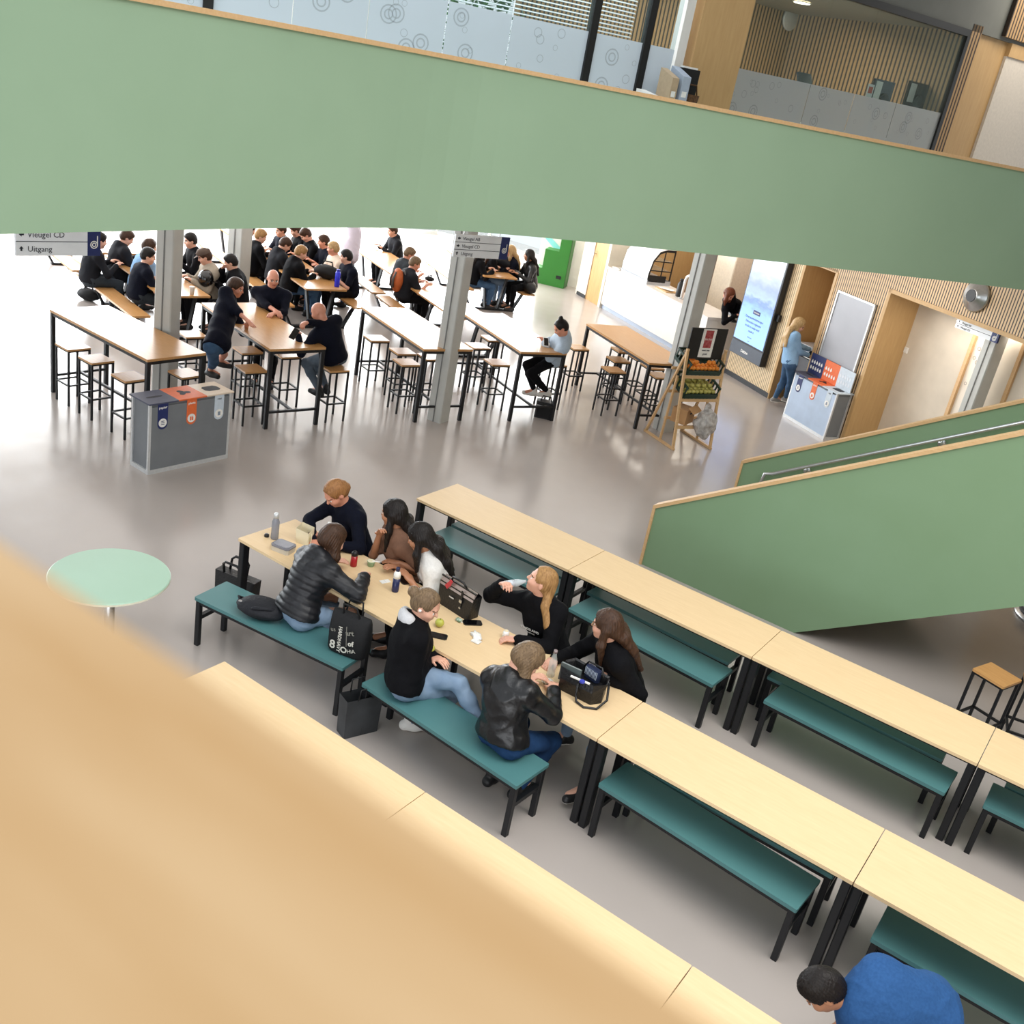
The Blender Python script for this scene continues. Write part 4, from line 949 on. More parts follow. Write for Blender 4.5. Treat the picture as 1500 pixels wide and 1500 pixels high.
# ------------------------------------------------------------------ direction signs
def dir_sign(label, loc, rz, rows, L, rh=.105, rods=True, ztop=3.3):
    t = thing('direction_sign', label, 'sign', loc, rz)
    n = len(rows); H = rh * n
    b = MB(); b.box((L * .42, 0, 0), (L * .84, .03, H)); b.build('panel', mat('sign_panel', '#f2f6fa', .45, scale=3), t)
    b = MB(); b.box((L * .92, 0, 0), (L * .16, .032, H)); nb_ = b.build('end_block', NAVY, t)
    b = MB(); 
    for rr in (.036, .02):
        k = 20; vs = []
        for i in range(k):
            a = 2 * PI * i / k; vs += [(L * .92 + rr * math.cos(a), -.018, -H * .1 + rr * math.sin(a)), (L * .92 + (rr - .009) * math.cos(a), -.018, -H * .1 + (rr - .009) * math.sin(a))]
        b.add(vs, [(2 * i, 2 * ((i + 1) % k), 2 * ((i + 1) % k) + 1, 2 * i + 1) for i in range(k)])
    b.box((L * .92 + .031, -.018, -H * .1 + .035), (.009, .002, .09)); b.build('emblem', PAPER, nb_)
    b = MB()
    for i in range(1, n): b.box((L * .42, -.016, H / 2 - rh * i), (L * .84, .003, .006))
    if n > 1: b.build('divider', INK, t)
    for i, (ar, tx) in enumerate(rows):
        z = H / 2 - rh * (i + .5); b = MB(); x = L * .06; q = min(.02, rh * .24)
        if ar == '<': P = [(x - q, z), (x + q * .2, z + q), (x + q * .2, z + q * .4), (x + q * 1.2, z + q * .4), (x + q * 1.2, z - q * .4), (x + q * .2, z - q * .4), (x + q * .2, z - q)]
        elif ar == '>': P = [(x + q * 1.2, z), (x, z + q), (x, z + q * .4), (x - q, z + q * .4), (x - q, z - q * .4), (x, z - q * .4), (x, z - q)]
        else: P = [(x, z + q * 1.1), (x + q, z), (x + q * .4, z), (x + q * .4, z - q), (x - q * .4, z - q), (x - q * .4, z), (x - q, z)]
        b.prism(P, -.018, -.0165, 'y'); b.build('arrow', INK, t)
        text_mesh('lettering', tx, min(.07, rh * .62), INK, t, frame4((L * .13, -.0175, z - .004), (1, 0, 0), (0, 0, 1)))
    if rods:
        for x in (L * .15, L * .8):
            b = MB(); b.box((x, 0, H / 2 + (ztop - loc[2] - H / 2) / 2), (.012, .012, ztop - loc[2] - H / 2)); b.build('hanger', ALU, t)
    return t
q = at(22, 353, 2.62); q2 = at(146, 354, 2.62); d = q2 - q
dir_sign('two-row hanging direction sign at the far left with navy end block', tuple(q), math.atan2(d[1], d[0]), [('<', 'Vleugel CD'), ('^', 'Uitgang')], float(np.linalg.norm(d)), .125)
q = at(665, 359, 2.60); q2 = at(744, 364, 2.60); d = q2 - q
dir_sign('three-row direction sign hanging in front of the grey column', tuple(q), math.atan2(d[1], d[0]), [('<', 'Vleugel AB'), ('>', 'Vleugel CD'), ('^', 'Uitgang')], float(np.linalg.norm(d)), .092, True)
p = wl(4.93, .1, 2.44); dir_sign('two-row direction sign hanging in the corridor opening', tuple(p), WRZ, [('<', 'Vleugel AB'), ('<', 'Vleugel CD')], .80, .065, True, 2.52)
# ------------------------------------------------------------------ counter and what stands on it
ct = thing('counter', 'long white serving counter with pale blue plinth', 'counter', (CO.x, CO.y, 0), CRZ)
def lbox(par, name, c, d, m, bev=0., rz=0.):
    b = MB(); b.box(c, d, bev=bev, rz=rz); return b.build(name, m, par)
lbox(ct, 'front_panel', (2.05, .36, .50), (4.1, .72, .80), mat('counter_white', '#efeae2', .45, scale=2))
lbox(ct, 'plinth', (2.05, .38, .05), (4.06, .68, .10), mat('plinth_blue', '#b7c3d6', .4, scale=3))
lbox(ct, 'worktop', (2.05, .36, .925), (4.14, .76, .05), mat('worktop_white', '#e6dfd8', .35, scale=3))
CT = .95
def cthing(name, label, cat, s, off, group=None, dz=0.): q = cw(s, off, CT + dz); return thing(name, label, cat, tuple(q), CRZ, group)
dc_ = cthing('display_case', 'curved glass display case with black end frame on the white counter', 'display case', 1.05, .36)
prof = [(-.30, .06), (-.30, .22), (-.25, .50), (-.12, .70), (.05, .76), (.28, .76), (.28, .06)]
b = MB(); b.box((0, 0, .05), (1.12, .60, .10)); b.build('base', mat('case_base', '#c9ced6', .3, metal=.5), dc_)
b = MB(); P = prof[:6]
b.add([(x, y, z) for y, z in P for x in (-.55, .55)], [(2 * i, 2 * i + 1, 2 * i + 3, 2 * i + 2) for i in range(len(P) - 1)]); b.build('curved_glass', mat('case_glass', '#e9eef2', .12, alpha=.75), dc_)
for s in (-.555, .555):
    b = MB(); n = len(prof)
    ins = [(y * .86, .12 + (z - .06) * .84) for y, z in prof]
    b.add([(s, y, z) for y, z in prof] + [(s, y, z) for y, z in ins], [(i, (i + 1) % n, n + (i + 1) % n, n + i) for i in range(n)])
    b.box((s, .02, .42), (.012, .025, .6)); b.box((s, 0, .30), (.012, .5, .02)); b.box((s, 0, .50), (.012, .46, .02)); b.box((s, -.06, .13), (.014, .44, .14))
    b.build('end_frame', BLACK, dc_)
for z in (.30, .50): lbox(dc_, 'shelf', (0, 0, z), (1.08, .46, .012), PLAST)
pl_ = cthing('potted_plant', 'small green plant in a black pot left of the display case', 'plant', .32, .40)
b = MB(); b.lathe((0, 0, 0), [(.06, 0), (.09, .15), (.08, .15)], 16); b.build('pot', BLACK, pl_)
b = MB(); r_ = random.Random(2)
LEAF = mat('leaf_green', '#4f8a3c', .5, col2='#346b29', scale=10)
for i in range(60):
    a = r_.uniform(0, 2 * PI); e = r_.uniform(.2, 1.2); d = Vector((math.cos(a) * math.cos(e), math.sin(a) * math.cos(e), math.sin(e))); p0 = Vector((0, 0, .14)) + d * r_.uniform(.03, .09); s = d.cross(Vector((0, 0, 1))).normalized() * .025
    p1 = p0 + d * .10; b.add([p0, p0 + d * .05 + s, p1 - Vector((0, 0, .01)), p0 + d * .05 - s], [(0, 1, 2, 3)])
b.build('foliage', LEAF, pl_)
tr = cthing('paper_tray', 'white tray with papers beside the plant', 'tray', .25, .16); lbox(tr, 'tray', (0, 0, .012), (.3, .2, .02), PAPER); lbox(tr, 'sheet', (.02, 0, .026), (.21, .15, .006), WHITE)
nb2 = cthing('napkin_stack', 'white napkins spread on a wooden board on the counter', 'napkins', 2.05, .30); lbox(nb2, 'board', (0, 0, .01), (.46, .3, .018), OAK)
for i in range(5): lbox(nb2, 'napkin', (-.14 + .07 * i, .02 * (i % 2), .026 + .006 * i), (.16, .16, .008), PAPER, rz=.2 * i)
for i, (s, m, l) in enumerate(((2.52, BLACK, 'black insulated coffee flask on the counter'), (2.86, mat('copper', '#b98a76', .35, metal=.5), 'copper coloured coffee flask by the grey column'))):
    f_ = cthing('coffee_flask', l, 'flask', s, .32); b = MB(); b.lathe((0, 0, 0), [(.075, 0), (.08, .02), (.08, .26), (.05, .31), (.035, .33)], 18); b.build('body', m, f_, True)
    b = MB(); b.lathe((0, 0, 0), [(.05, .325), (.055, .36), (.02, .37)], 16); b.build('lid', STEEL, f_, True); b = MB(); b.tube([(.08, 0, .22), (.13, 0, .2), (.13, 0, .08), (.08, 0, .06)], .012, 8); b.build('handle', BLACK, f_, True)
tap = cthing('tap_column', 'white swan-neck dispenser on the counter', 'dispenser', 2.70, .26); b = MB(); b.tube([(0, 0, 0), (0, 0, .38), (.03, 0, .46), (.10, 0, .50), (.16, 0, .46), (.17, 0, .40)], .028, 10); b.build('column', PAPER, tap, True)
b = MB(); b.lathe((0, 0, 0), [(.06, 0), (.06, .015), (.03, .02)], 16); b.build('foot', CHROME, tap, True)
rg = cthing('cash_register', 'black till monitor in front of the person behind the counter', 'till', 4.30, .42); b = MB(); b.box((0, 0, .22), (.34, .03, .26), R=Matrix.Rotation(math.radians(-18), 3, 'X')); b.build('screen', SCREEN, rg); b = MB(); b.bar((0, .02, .02), (0, .03, .16), .05); b.build('neck', BLACK, rg); lbox(rg, 'foot', (0, 0, .012), (.24, .18, .02), BLACK)
bm_ = thing('menu_board', 'white framed menu board on the pink wall behind the counter', 'board', tuple(cw(4.0, 2.585, 0)), CRZ); lbox(bm_, 'board', (0, 0, 1.35), (1.3, .02, .5), mat('taupe_board', '#b7a395', .6)); lbox(bm_, 'trim', (0, -.012, 1.62), (1.3, .02, .02), PAPER)
ubx = thing('wall_cabinet', 'cream tall cabinet behind the display case', 'cabinet', tuple(cw(1.7, 2.2, 0)), CRZ); lbox(ubx, 'carcass', (0, 0, 1.6), (.7, .6, 3.2), mat('cream_cabinet', '#e9dcc8', .5)); lbox(ubx, 'door', (0, -.305, 1.6), (.66, .012, 3.1), mat('cream_door', '#efe4d2', .5))
bp_ = thing('door_frame', 'black upright frame left of the display case, behind the counter', 'frame', tuple(cw(.55, 2.3, 0)), CRZ); lbox(bp_, 'post', (0, 0, 1.65), (.12, .12, 3.3), BLACK); lbox(bp_, 'side_panel', (-.25, .05, 1.65), (.38, .04, 3.3), OAKP)
# ------------------------------------------------------------------ green stepped cabinet
gc = thing('green_cabinet', 'bright green cabinet with a stepped silhouette in the far corner', 'cabinet', (-7.12, 13.98, 0), math.radians(20))
GRN = mat('bright_green', '#2f7a2a', .5, col2='#2b7326', scale=3)
b = MB(); b.prism([(-.82, 0), (0, 0), (0, 1.28), (-.26, 1.28), (-.26, .84), (-.60, .84), (-.60, .38), (-.82, .38)], 0, .38, 'y'); b.build('stepped_body', GRN, gc)
lbox(gc, 'grille', (-.16, -.006, .24), (.12, .012, .08), BLACK); lbox(gc, 'grille', (-.79, -.006, .30), (.04, .012, .08), BLACK)
lbox(gc, 'side_panel', (.008, .19, .64), (.016, .37, 1.26), mat('dark_green', '#27591f', .6))
wp = thing('wall_print', 'white wall panel with diagonal turquoise stripes behind the green cabinet', 'print', (-7.3, 14.45, 0), math.radians(20))
lbox(wp, 'panel', (-.2, 0, 1.0), (1.2, .03, 2.0), WHITE)
b = MB(); b.prism([(-.5, 1.45), (-.4, 1.52), (.1, 1.25), (.08, 1.12)], -.022, -.018, 'y'); b.prism([(-.75, 1.0), (-.65, 1.08), (-.25, .8), (-.28, .66)], -.022, -.018, 'y'); b.build('stripes', mat('turquoise', '#8fe0dc', .5), wp)
# ------------------------------------------------------------------ fruit stand
fa = math.atan2(.62, .32)
fs = thing('fruit_stand', 'wooden ladder stand with two crates of fruit and a black sign on top', 'stand', (-.03, 6.04, 0), fa)
# local: X along the width (0..0.70), Y goes back (towards the counter)
FW, FD = .70, .72
for x in (0, FW):
    b = MB(); b.bar((x, 0, .02), (x, .22, 1.48), .038, .03); b.build('front_post', OAK, fs)
    b = MB(); b.bar((x, FD, .02), (x, .20, 1.48), .034, .03); b.build('rear_leg', OAK, fs)
    b = MB(); b.bar((x, -.03, .02), (x, FD + .03, .02), .034, .034); b.build('floor_rail', OAK, fs)
    b = MB(); b.bar((x, .34, .03), (x, .30, 1.05), .03, .026); b.build('inner_post', OAK, fs)
for z, y in ((.34, .06), (.74, .12), (1.08, .17)):
    b = MB(); b.box((FW / 2, y - .01, z), (FW, .028, .045)); b.box((FW / 2, y + .30, z + .03), (FW, .026, .04)); b.build('cross_bar', OAK, fs)
sb = lbox(fs, 'sign_board', (FW / 2 - .02, .235, 1.56), (.66, .018, .46), BLACK)
lbox(sb, 'poster', (FW / 2 - .02, .223, 1.57), (.24, .004, .42), PAPER)
lbox(sb, 'poster_picture', (FW / 2 - .02, .2195, 1.63), (.14, .003, .26), mat('poster_red', '#8e2226', .5, col2='#b4575a', scale=25, amt=.3))
M_ = lambda z: frame4((FW / 2 - .02, .219, z), (1, 0, 0), (0, 0, 1))
text_mesh('lettering', 'Eet fruit', .04, PAPER, sb, frame4((FW / 2 - .02, .217, 1.63), (1, 0, 0), (0, 0, 1)), align='CENTER'); text_mesh('lettering', 'neem mee', .034, INK, sb, M_(1.465), align='CENTER', bold=.001); text_mesh('lettering', 'gratis', .036, INK, sb, M_(1.41), align='CENTER', bold=.001)
CRATE = mat('dark_green_plastic', '#14382a', .45, col2='#0f2d22', scale=10)
FW_ = Vector((math.cos(fa), math.sin(fa), 0)); FB_ = Vector((-math.sin(fa), math.cos(fa), 0))
def fpt(x, y, z): return Vector((-.03, 6.04, 0)) + FW_ * x + FB_ * y + Vector((0, 0, z))
def crate(label, y, z, tilt):
    t = thing('crate', label, 'crate', tuple(fpt(FW / 2 - .01, y, z)), fa, 'dark green fruit crates'); t.rotation_euler = (tilt, 0, fa)
    W_, D_, H_ = .60, .40, .19
    lbox(t, 'bottom', (0, D_ / 2, .01), (W_, D_, .02), CRATE)
    for s, nm in ((0, 'front_wall'), (D_, 'back_wall')):
        b = MB(); h = H_ if s else .075
        b.box((0, s, .03), (W_, .018, .05)); b.box((0, s, h - .015), (W_, .022, .03))
        for k in range(9): b.box((-W_ / 2 + .02 + k * (W_ - .04) / 8, s, h / 2), (.022, .014, h))
        b.build(nm, CRATE, t)
    for s in (-1, 1):
        b = MB(); b.box((s * W_ / 2, D_ / 2, .03), (.018, D_, .05)); b.box((s * W_ / 2, D_ / 2, H_ - .015), (.022, D_, .03))
        for k in range(6): b.box((s * W_ / 2, .02 + k * (D_ - .04) / 5, H_ / 2), (.014, .022, H_))
        b.build('side_wall', CRATE, t)
    return t
c1 = crate('dark green crate holding the oranges', .15, 1.11, math.radians(20)); c2 = crate('dark green crate holding the green apples', .10, .77, math.radians(20))
lb = thing('paper_liner', 'white sheet lining the crate of oranges', 'liner', tuple(fpt(FW / 2, .36, 1.19)), fa); lb.rotation_euler = (math.radians(20), 0, fa); lbox(lb, 'sheet', (0, .04, .0), (.50, .26, .004), PAPER); lbox(lb, 'fold', (0, .17, .05), (.50, .004, .10), PAPER)
def fruit(name, label, cat, m, r, loc, group, stalk):
    t = thing(name, label, cat, loc, 0, group)
    b = MB(); n = 10; b.lathe((0, 0, 0), [(max(.004, r * math.sin(PI * k / n)) , r - r * math.cos(PI * k / n) * (.92 if 0 < k < n else .8)) for k in range(n + 1)], 14); b.build('flesh', m, t, True)
    b = MB(); b.tube([(0, 0, r * 1.7), (.003, 0, r * 2.05)], .0025, 6); b.build('stalk', stalk, t); return t
ORF = mat('orange_peel', '#f59c3c', .5, col2='#e8862c', scale=40, bump=.1); APF = mat('apple_skin', '#aeac50', .4, col2='#cbbf72', scale=15, amt=.8); STK = mat('stalk', '#4a3a22', .8)
o0 = fruit('orange', 'orange in the upper dark green crate of the wooden stand', 'fruit', ORF, .036, tuple(fpt(.12, .22, 1.16)), 'oranges in the upper crate', STK)
r_ = random.Random(5); tl_ = math.tan(math.radians(20)); k = 0
for row in range(3):
    for i in range(8):
        x = .09 + i * .075 + r_.uniform(-.008, .008); y = .20 + row * .068
        if row == 2 and i > 3: continue
        z = 1.145 + (y - .15) * tl_
        if k: dup(o0, tuple(fpt(x, y, z)), r_.uniform(0, 6))
        k += 1
for x, y in ((.14, .23), (.22, .24), (.13, .30), (.21, .31), (.47, .24), (.55, .24)): dup(o0, tuple(fpt(x, y, 1.21 + (y - .15) * tl_)), 1.)
a0 = fruit('apple', 'green apple in the lower dark green crate of the wooden stand', 'fruit', APF, .036, tuple(fpt(.10, .16, .80)), 'green apples in the lower crate', STK)
k = 0
for row in range(5):
    for i in range(8):
        x = .09 + i * .074 + r_.uniform(-.008, .008); y = .155 + row * .068
        if k: dup(a0, tuple(fpt(x, y, .80 + (y - .10) * tl_)), r_.uniform(0, 6))
        k += 1
for i in range(9): dup(a0, tuple(fpt(.12 + (i % 5) * .11, .20 + (i // 5) * .12, .865 + (.10 + (i // 5) * .12) * tl_)), i)
bx_ = thing('cardboard_box', 'brown cardboard box on the lowest rail of the fruit stand', 'box', tuple(fpt(.26, .10, .375)), fa + .5); lbox(bx_, 'box_body', (0, .12, .11), (.30, .24, .22), mat('cardboard', '#b98f62', .8, scale=8)); lbox(bx_, 'hand_hole', (0, -.001, .16), (.07, .004, .025), VOID); 
b = MB(); b.box((0, -.05, .235), (.30, .12, .006), R=Matrix.Rotation(math.radians(35), 3, 'X')); b.build('flap', MATS['cardboard'], bx_)
def lump(sx, sy, sz, amp, f, seed):
    def fn(u, v):
        a = PI * v; p = Vector((math.sin(a) * math.cos(u), math.sin(a) * math.sin(u), -math.cos(a)))
        n = math.sin(f * p.x + seed + 2 * math.sin(f * p.y)) + math.sin(f * 1.3 * p.y + 2 * math.sin(f * p.z + seed)) + math.sin(f * p.z * 1.1 + p.x * f)
        k = 1 + amp * n; return (p.x * sx * k, p.y * sy * k, sz + p.z * sz * k)
    return fn
CRINK = mat('crinkled_plastic', '#dedcda', .15, col2='#96938f', scale=18, bump=.6, amt=.5, alpha=.8)
pb = thing('plastic_bag', 'crumpled clear plastic bag hanging over the lowest rail of the fruit stand', 'bag', tuple(fpt(.47, -.02, .20)), fa); blob('bag_body', lump(.19, .13, .21, .07, 6, 1), CRINK, pb, 32, 20); b = MB(); b.tube([(-.02, .02, .40), (0, .05, .46), (.04, .07, .47)], [.05, .03, .05], 8); b.build('knot', CRINK, pb, True)
# ------------------------------------------------------------------ things on the middle row
TB = .75
def bottle(name, label, loc, prof, m, capm=None, cap=None, cat='bottle', band=None, R=None, group=None):
    t = thing(name, label, cat, loc, 0, group)
    b = MB(); b.lathe((0, 0, 0), prof, 20); b.build('body', m, t, True)
    if cap: b = MB(); b.lathe((0, 0, 0), cap, 16); b.build('cap', capm, t, True)
    if band: b = MB(); b.lathe((0, 0, 0), band[0], 20); b.build('band', band[1], t, True)
    if R is not None: t.rotation_mode = 'QUATERNION'; t.rotation_quaternion = R
    return t
T = lambda u, v, z=TB: tuple(at(u, v, z))
SMOKE = mat('smoky_plastic', '#8b8d95', .2, alpha=.75, scale=20); DRINK = mat('peach_drink', '#d8b79c', .2, alpha=.8, scale=20); CLR = mat('clear_bottle', '#dfe6e4', .08, alpha=.38, scale=20)
bottle('water_bottle', 'tall smoky grey reusable bottle at the far corner of the middle row', T(402, 789), [(.03, 0), (.033, .01), (.033, .16), (.022, .19), (.02, .2)], SMOKE, ALU, [(.021, .195), (.021, .235), (.012, .245)])
t = thing('bottle_cap', 'black screw cap lying beside the smoky grey bottle', 'cap', T(390.5, 786)); b = MB(); b.lathe((0, 0, 0), [(.02, 0), (.02, .022), (.016, .025)], 16); b.build('shell', BLACK, t, True); b = MB(); b.lathe((0, 0, 0), [(.021, .0), (.021, .006)], 16); b.build('ring', STEEL, t)
t = thing('lunch_box', 'shallow translucent lunch box with grey lid', 'box', T(415, 806), .2); lbox(t, 'tub', (0, 0, .022), (.17, .13, .044), mat('tub_plastic', '#cfc6b4', .35, alpha=.9), .015); lbox(t, 'lid', (0, 0, .05), (.18, .14, .014), mat('lid_grey', '#7f7f86', .4), .02)
lbox(t, 'lid_rim', (0, 0, .06), (.15, .11, .006), mat('lid_grey2', '#93939a', .4), .02)
t = thing('paper_bag', 'open cream paper food bag standing on the birch table', 'bag', T(446, 795), .3); b = MB()
b.add([(-.06, -.04, 0), (.06, -.04, 0), (.06, .04, 0), (-.06, .04, 0), (-.065, -.05, .14), (.05, -.045, .12), (.06, .04, .15), (-.06, .05, .16)], [(0, 3, 2, 1), (0, 1, 5, 4), (1, 2, 6, 5), (2, 3, 7, 6), (3, 0, 4, 7)]); b.build('bag_walls', mat('cream_paper', '#eadfbf', .7, scale=8), t); lbox(t, 'fold', (.07, -.02, .05), (.006, .08, .1), MATS['cream_paper'], rz=.4)
bottle('drink_bottle', 'plastic bottle with peach coloured drink before the woman in dark sweater', T(479, 798), [(.028, 0), (.032, .01), (.032, .13), (.014, .19), (.013, .2)], DRINK, PAPER, [(.0145, .195), (.0145, .215)], band=([(.0325, .05), (.0325, .11)], mat('bottle_label', '#caa27a', .5)))
bottle('shaker_bottle', 'red drinking bottle with black lid on the middle row', T(517.5, 829), [(.026, 0), (.029, .01), (.027, .10)], mat('red_plastic', '#b3262a', .25, col2='#a01f24'), BLACK, [(.028, .10), (.028, .125), (.014, .14)])
t = thing('food_wrapper', 'crumpled clear food wrapper next to the red bottle', 'wrapper', T(512, 806), .4); blob('film', lump(.07, .045, .022, .12, 7, 3), CRINK, t, 24, 12); lbox(t, 'sandwich_crust', (.0, .0, .012), (.06, .04, .02), mat('crust', '#8a6f4c', .8))
t = thing('yoghurt_cup', 'mint green yoghurt cup with cream lid folded open', 'cup', T(543, 829)); b = MB(); b.lathe((0, 0, 0), [(.026, 0), (.034, .045), (.036, .048)], 18); b.build('cup', mat('mint_cup', '#9fc4a2', .4), t, True); b = MB(); b.lathe((0, 0, 0), [(.033, .046), (.033, .049)], 18); b.build('yoghurt', mat('cream_fill', '#efe7c4', .5), t); b = MB(); b.tube([(.01, .0, .05), (.07, .03, .058)], .005, 6); b.build('spoon', PAPER, t)
bottle('thermos_bottle', 'navy and white insulated bottle with navy cap standing on the middle row', T(578.5, 866), [(.026, 0), (.029, .008), (.029, .125)], mat('navy_bottle', '#1d2450', .35), mat('navy_cap', '#1a2048', .4), [(.016, .185), (.017, .215), (.012, .22)], band=([(.029, .125), (.029, .16), (.018, .185)], PAPER))
t = thing('receipt', 'small white paper slip lying left of the navy bottle', 'paper', T(564, 852), -.3); lbox(t, 'sheet', (0, 0, .002), (.05, .085, .003), PAPER); lbox(t, 'crease', (0, 0, .004), (.05, .002, .001), ALU)
def phone(label, loc, rz):
    t = thing('smartphone', label, 'phone', loc, rz, 'black smartphones'); lbox(t, 'casing', (0, 0, .005), (.150, .074, .009), BLACK, .012); lbox(t, 'display', (0, 0, .0098), (.142, .067, .001), SCREEN, .01); return t
phone('black smartphone lying behind the navy and white bottle', T(590, 850), -.35); phone('black smartphone at the table edge before the woman with earbuds', T(641, 932), .5); phone('black smartphone beside the black briefcase bag', T(692, 913), .85)
fruit('apple', 'single green apple on the birch table near the grey hood', 'fruit', mat('apple_green', '#a9b44a', .4, col2='#c9c258', scale=15), .036, T(643, 918), None, STK)
t = thing('candy_wrapper', 'small crumpled silver and green wrapper by the briefcase bag', 'wrapper', T(672, 910)); blob('foil', lump(.026, .022, .014, .15, 6, 2), mat('foil', '#b9c4b8', .3, col2='#4f7a4c', scale=60, amt=.3), t, 18, 10); lbox(t, 'tear_strip', (.02, 0, .006), (.03, .01, .004), PAPER)
t = thing('paper_tissue', 'crumpled white tissue in the middle of the birch table', 'tissue', T(698, 934), -.5); blob('tissue_fold', lump(.065, .035, .014, .16, 5, 4), PAPER, t, 24, 10); b = MB(); b.box((.06, -.03, .008), (.07, .05, .008), rz=.6); b.build('tissue_end', PAPER, t)
# briefcase bag
t = thing('briefcase_bag', 'black structured handbag with silver top band and red tag on the birch table', 'bag', T(670, 893), -.12)
b = MB(); b.add([(-.17, -.06, 0), (.17, -.06, 0), (.17, .06, 0), (-.17, .06, 0), (-.19, -.045, .2), (.19, -.045, .2), (.19, .045, .2), (-.19, .045, .2)], [(0, 3, 2, 1), (0, 1, 5, 4), (1, 2, 6, 5), (2, 3, 7, 6), (3, 0, 4, 7), (4, 5, 6, 7)]); b.build('body', LEATHER, t)
b = MB(); b.add([(-.185, -.052, .17), (.185, -.052, .17), (.18, -.03, .235), (-.18, -.03, .235)], [(0, 1, 2, 3)]); b.add([(-.19, -.045, .2), (.19, -.045, .2), (.18, .0, .24), (-.18, .0, .24)], [(0, 1, 2, 3)]); b.build('top_band', mat('silver_leather', '#b5a39a', .3, metal=.5), t)
b = MB(); b.add([(-.185, .0, .242), (.185, .0, .242), (.19, .045, .2), (-.19, .045, .2)], [(0, 1, 2, 3)]); b.bar((-.19, -.03, .238), (.19, -.03, .238), .012); b.build('flap', LEATHER, t)
for s in (-.02,): b = MB(); b.tube([(-.09, s, .235), (-.07, s - .02, .275), (.05, s - .02, .28), (.08, s, .235)], .009, 8); b.build('handle', LEATHER, t, True)
b = MB(); b.box((.07, -.058, .15), (.018, .006, .14)); b.build('strap', BLACK, t); b = MB(); b.box((.07, -.064, .13), (.028, .006, .024)); b.box((.07, -.0605, .07), (.018, .006, .014)); b.build('buckle', CHROME, t)
b = MB(); b.box((-.085, -.066, .20), (.035, .006, .055), R=Matrix.Rotation(.6, 3, 'Y')); b.box((-.06, -.068, .235), (.03, .006, .05), R=Matrix.Rotation(.3, 3, 'Y')); b.build('red_tag', mat('red_tag', '#c53a44', .4), t)
lbox(t, 'name_plate', (-.03, -.0625, .115), (.05, .003, .010), ALU)
# open black shopper
t = thing('shopper_bag', 'open black handbag full of folders at the end of the middle row table', 'bag', T(852, 1014), .08)
bt = [(-.15, -.09), (.12, -.10), (.17, -.02), (.14, .10), (-.13, .10), (-.17, .0)]; tp = [(-.20, -.07), (.13, -.10), (.21, .0), (.17, .11), (-.17, .12), (-.215, .03)]
b = MB(); vs = [(x, y, 0) for x, y in bt] + [(x * .99, y * 1.12, .10) for x, y in bt] + [(x * .86, y * .95, .175 - .02 * (x > .1)) for x, y in tp] + [(x * .80, y * .82, .165 - .02 * (x > .1)) for x, y in tp] + [(x * .8, y * .8, .09) for x, y in bt]
fs_ = [(0, 5, 4, 3, 2, 1)] + [(r * 6 + i, r * 6 + (i + 1) % 6, r * 6 + 6 + (i + 1) % 6, r * 6 + 6 + i) for r in range(4) for i in range(6)] + [(24, 25, 26, 27, 28, 29)]
b.add(vs, fs_); b.build('body', LEATHER, t)
b = MB(); b.tube([(.0, -.108, .13), (.005, -.125, .05), (.03, -.15, .012), (.10, -.17, .008), (.18, -.12, .008), (.21, -.03, .05), (.17, .04, .15)], .009, 8); b.build('strap', LEATHER, t, True)
b = MB(); b.tube([(-.06, .09, .15), (-.03, .09, .21), (.09, .06, .22), (.13, .03, .15)], .008, 8); b.build('handle', LEATHER, t, True)
t2_ = thing('folder', 'grey folder standing in the open black handbag', 'folder', T(835, 988, .88), .1); lbox(t2_, 'cover', (0, 0, 0), (.16, .02, .14), mat('folder_grey', '#55605f', .5)); lbox(t2_, 'pages', (0, -.002, .003), (.15, .01, .14), mat('folder_edge', '#8a9190', .5))
t2_ = thing('pouch', 'dark blue striped pouch in the open black handbag', 'pouch', T(868, 990, .87), -.2); lbox(t2_, 'fabric', (0, 0, .02), (.13, .05, .09), mat('pouch_blue', '#1f2c4d', .6), .015)
b = MB(); [b.box((-.055 + k * .012, -.026, .03), (.004, .003, .06)) for k in range(10)]; b.build('stripes', mat('stripe', '#c8d2e0', .5), t2_)
t2_ = thing('tape_roll', 'white tape with a blue disc on top of the open black handbag', 'tape', T(850, 996, .905), .15); lbox(t2_, 'strip', (0, 0, 0), (.15, .014, .01), PAPER); b = MB(); b.lathe((.02, -.012, -.004), [(.02, 0), (.02, .012), (.008, .013)], 18); b.build('disc', mat('blue_disc', '#3a47b5', .4), t2_)
bottle('water_bottle', 'clear plastic bottle standing before the woman with glasses', T(806, 990), [(.028, 0), (.031, .01), (.029, .07), (.031, .12), (.013, .19), (.013, .205)], CLR, mat('pinkcap', '#9a8a8a', .5), [(.0145, .2), (.0145, .222)])
t = thing('snack_tray', 'small clear snack tray beside the clear bottle', 'tray', T(801, 1001)); b = MB(); b.lathe((0, 0, 0), [(.03, 0), (.045, .02), (.047, .022), (.042, .02), (.028, .004)], 20); b.build('tray', CLR, t, True); b = MB(); blob('snack', lump(.03, .025, .010, .1, 6, 2), mat('snack', '#e3dcc5', .6), t, 16, 8)
t = thing('biscuit', 'brown triangular piece of food behind the open handbag', 'food', T(828, 982), .3); b = MB(); b.prism([(-.02, -.01), (.02, 0), (-.005, .03)], 0, .02); b.build('crust', mat('biscuit_brown', '#a8622c', .7), t); b = MB(); b.prism([(-.015, -.006), (.012, 0), (-.004, .02)], .02, .022); b.build('filling', mat('biscuit_fill', '#d9a05c', .7), t)
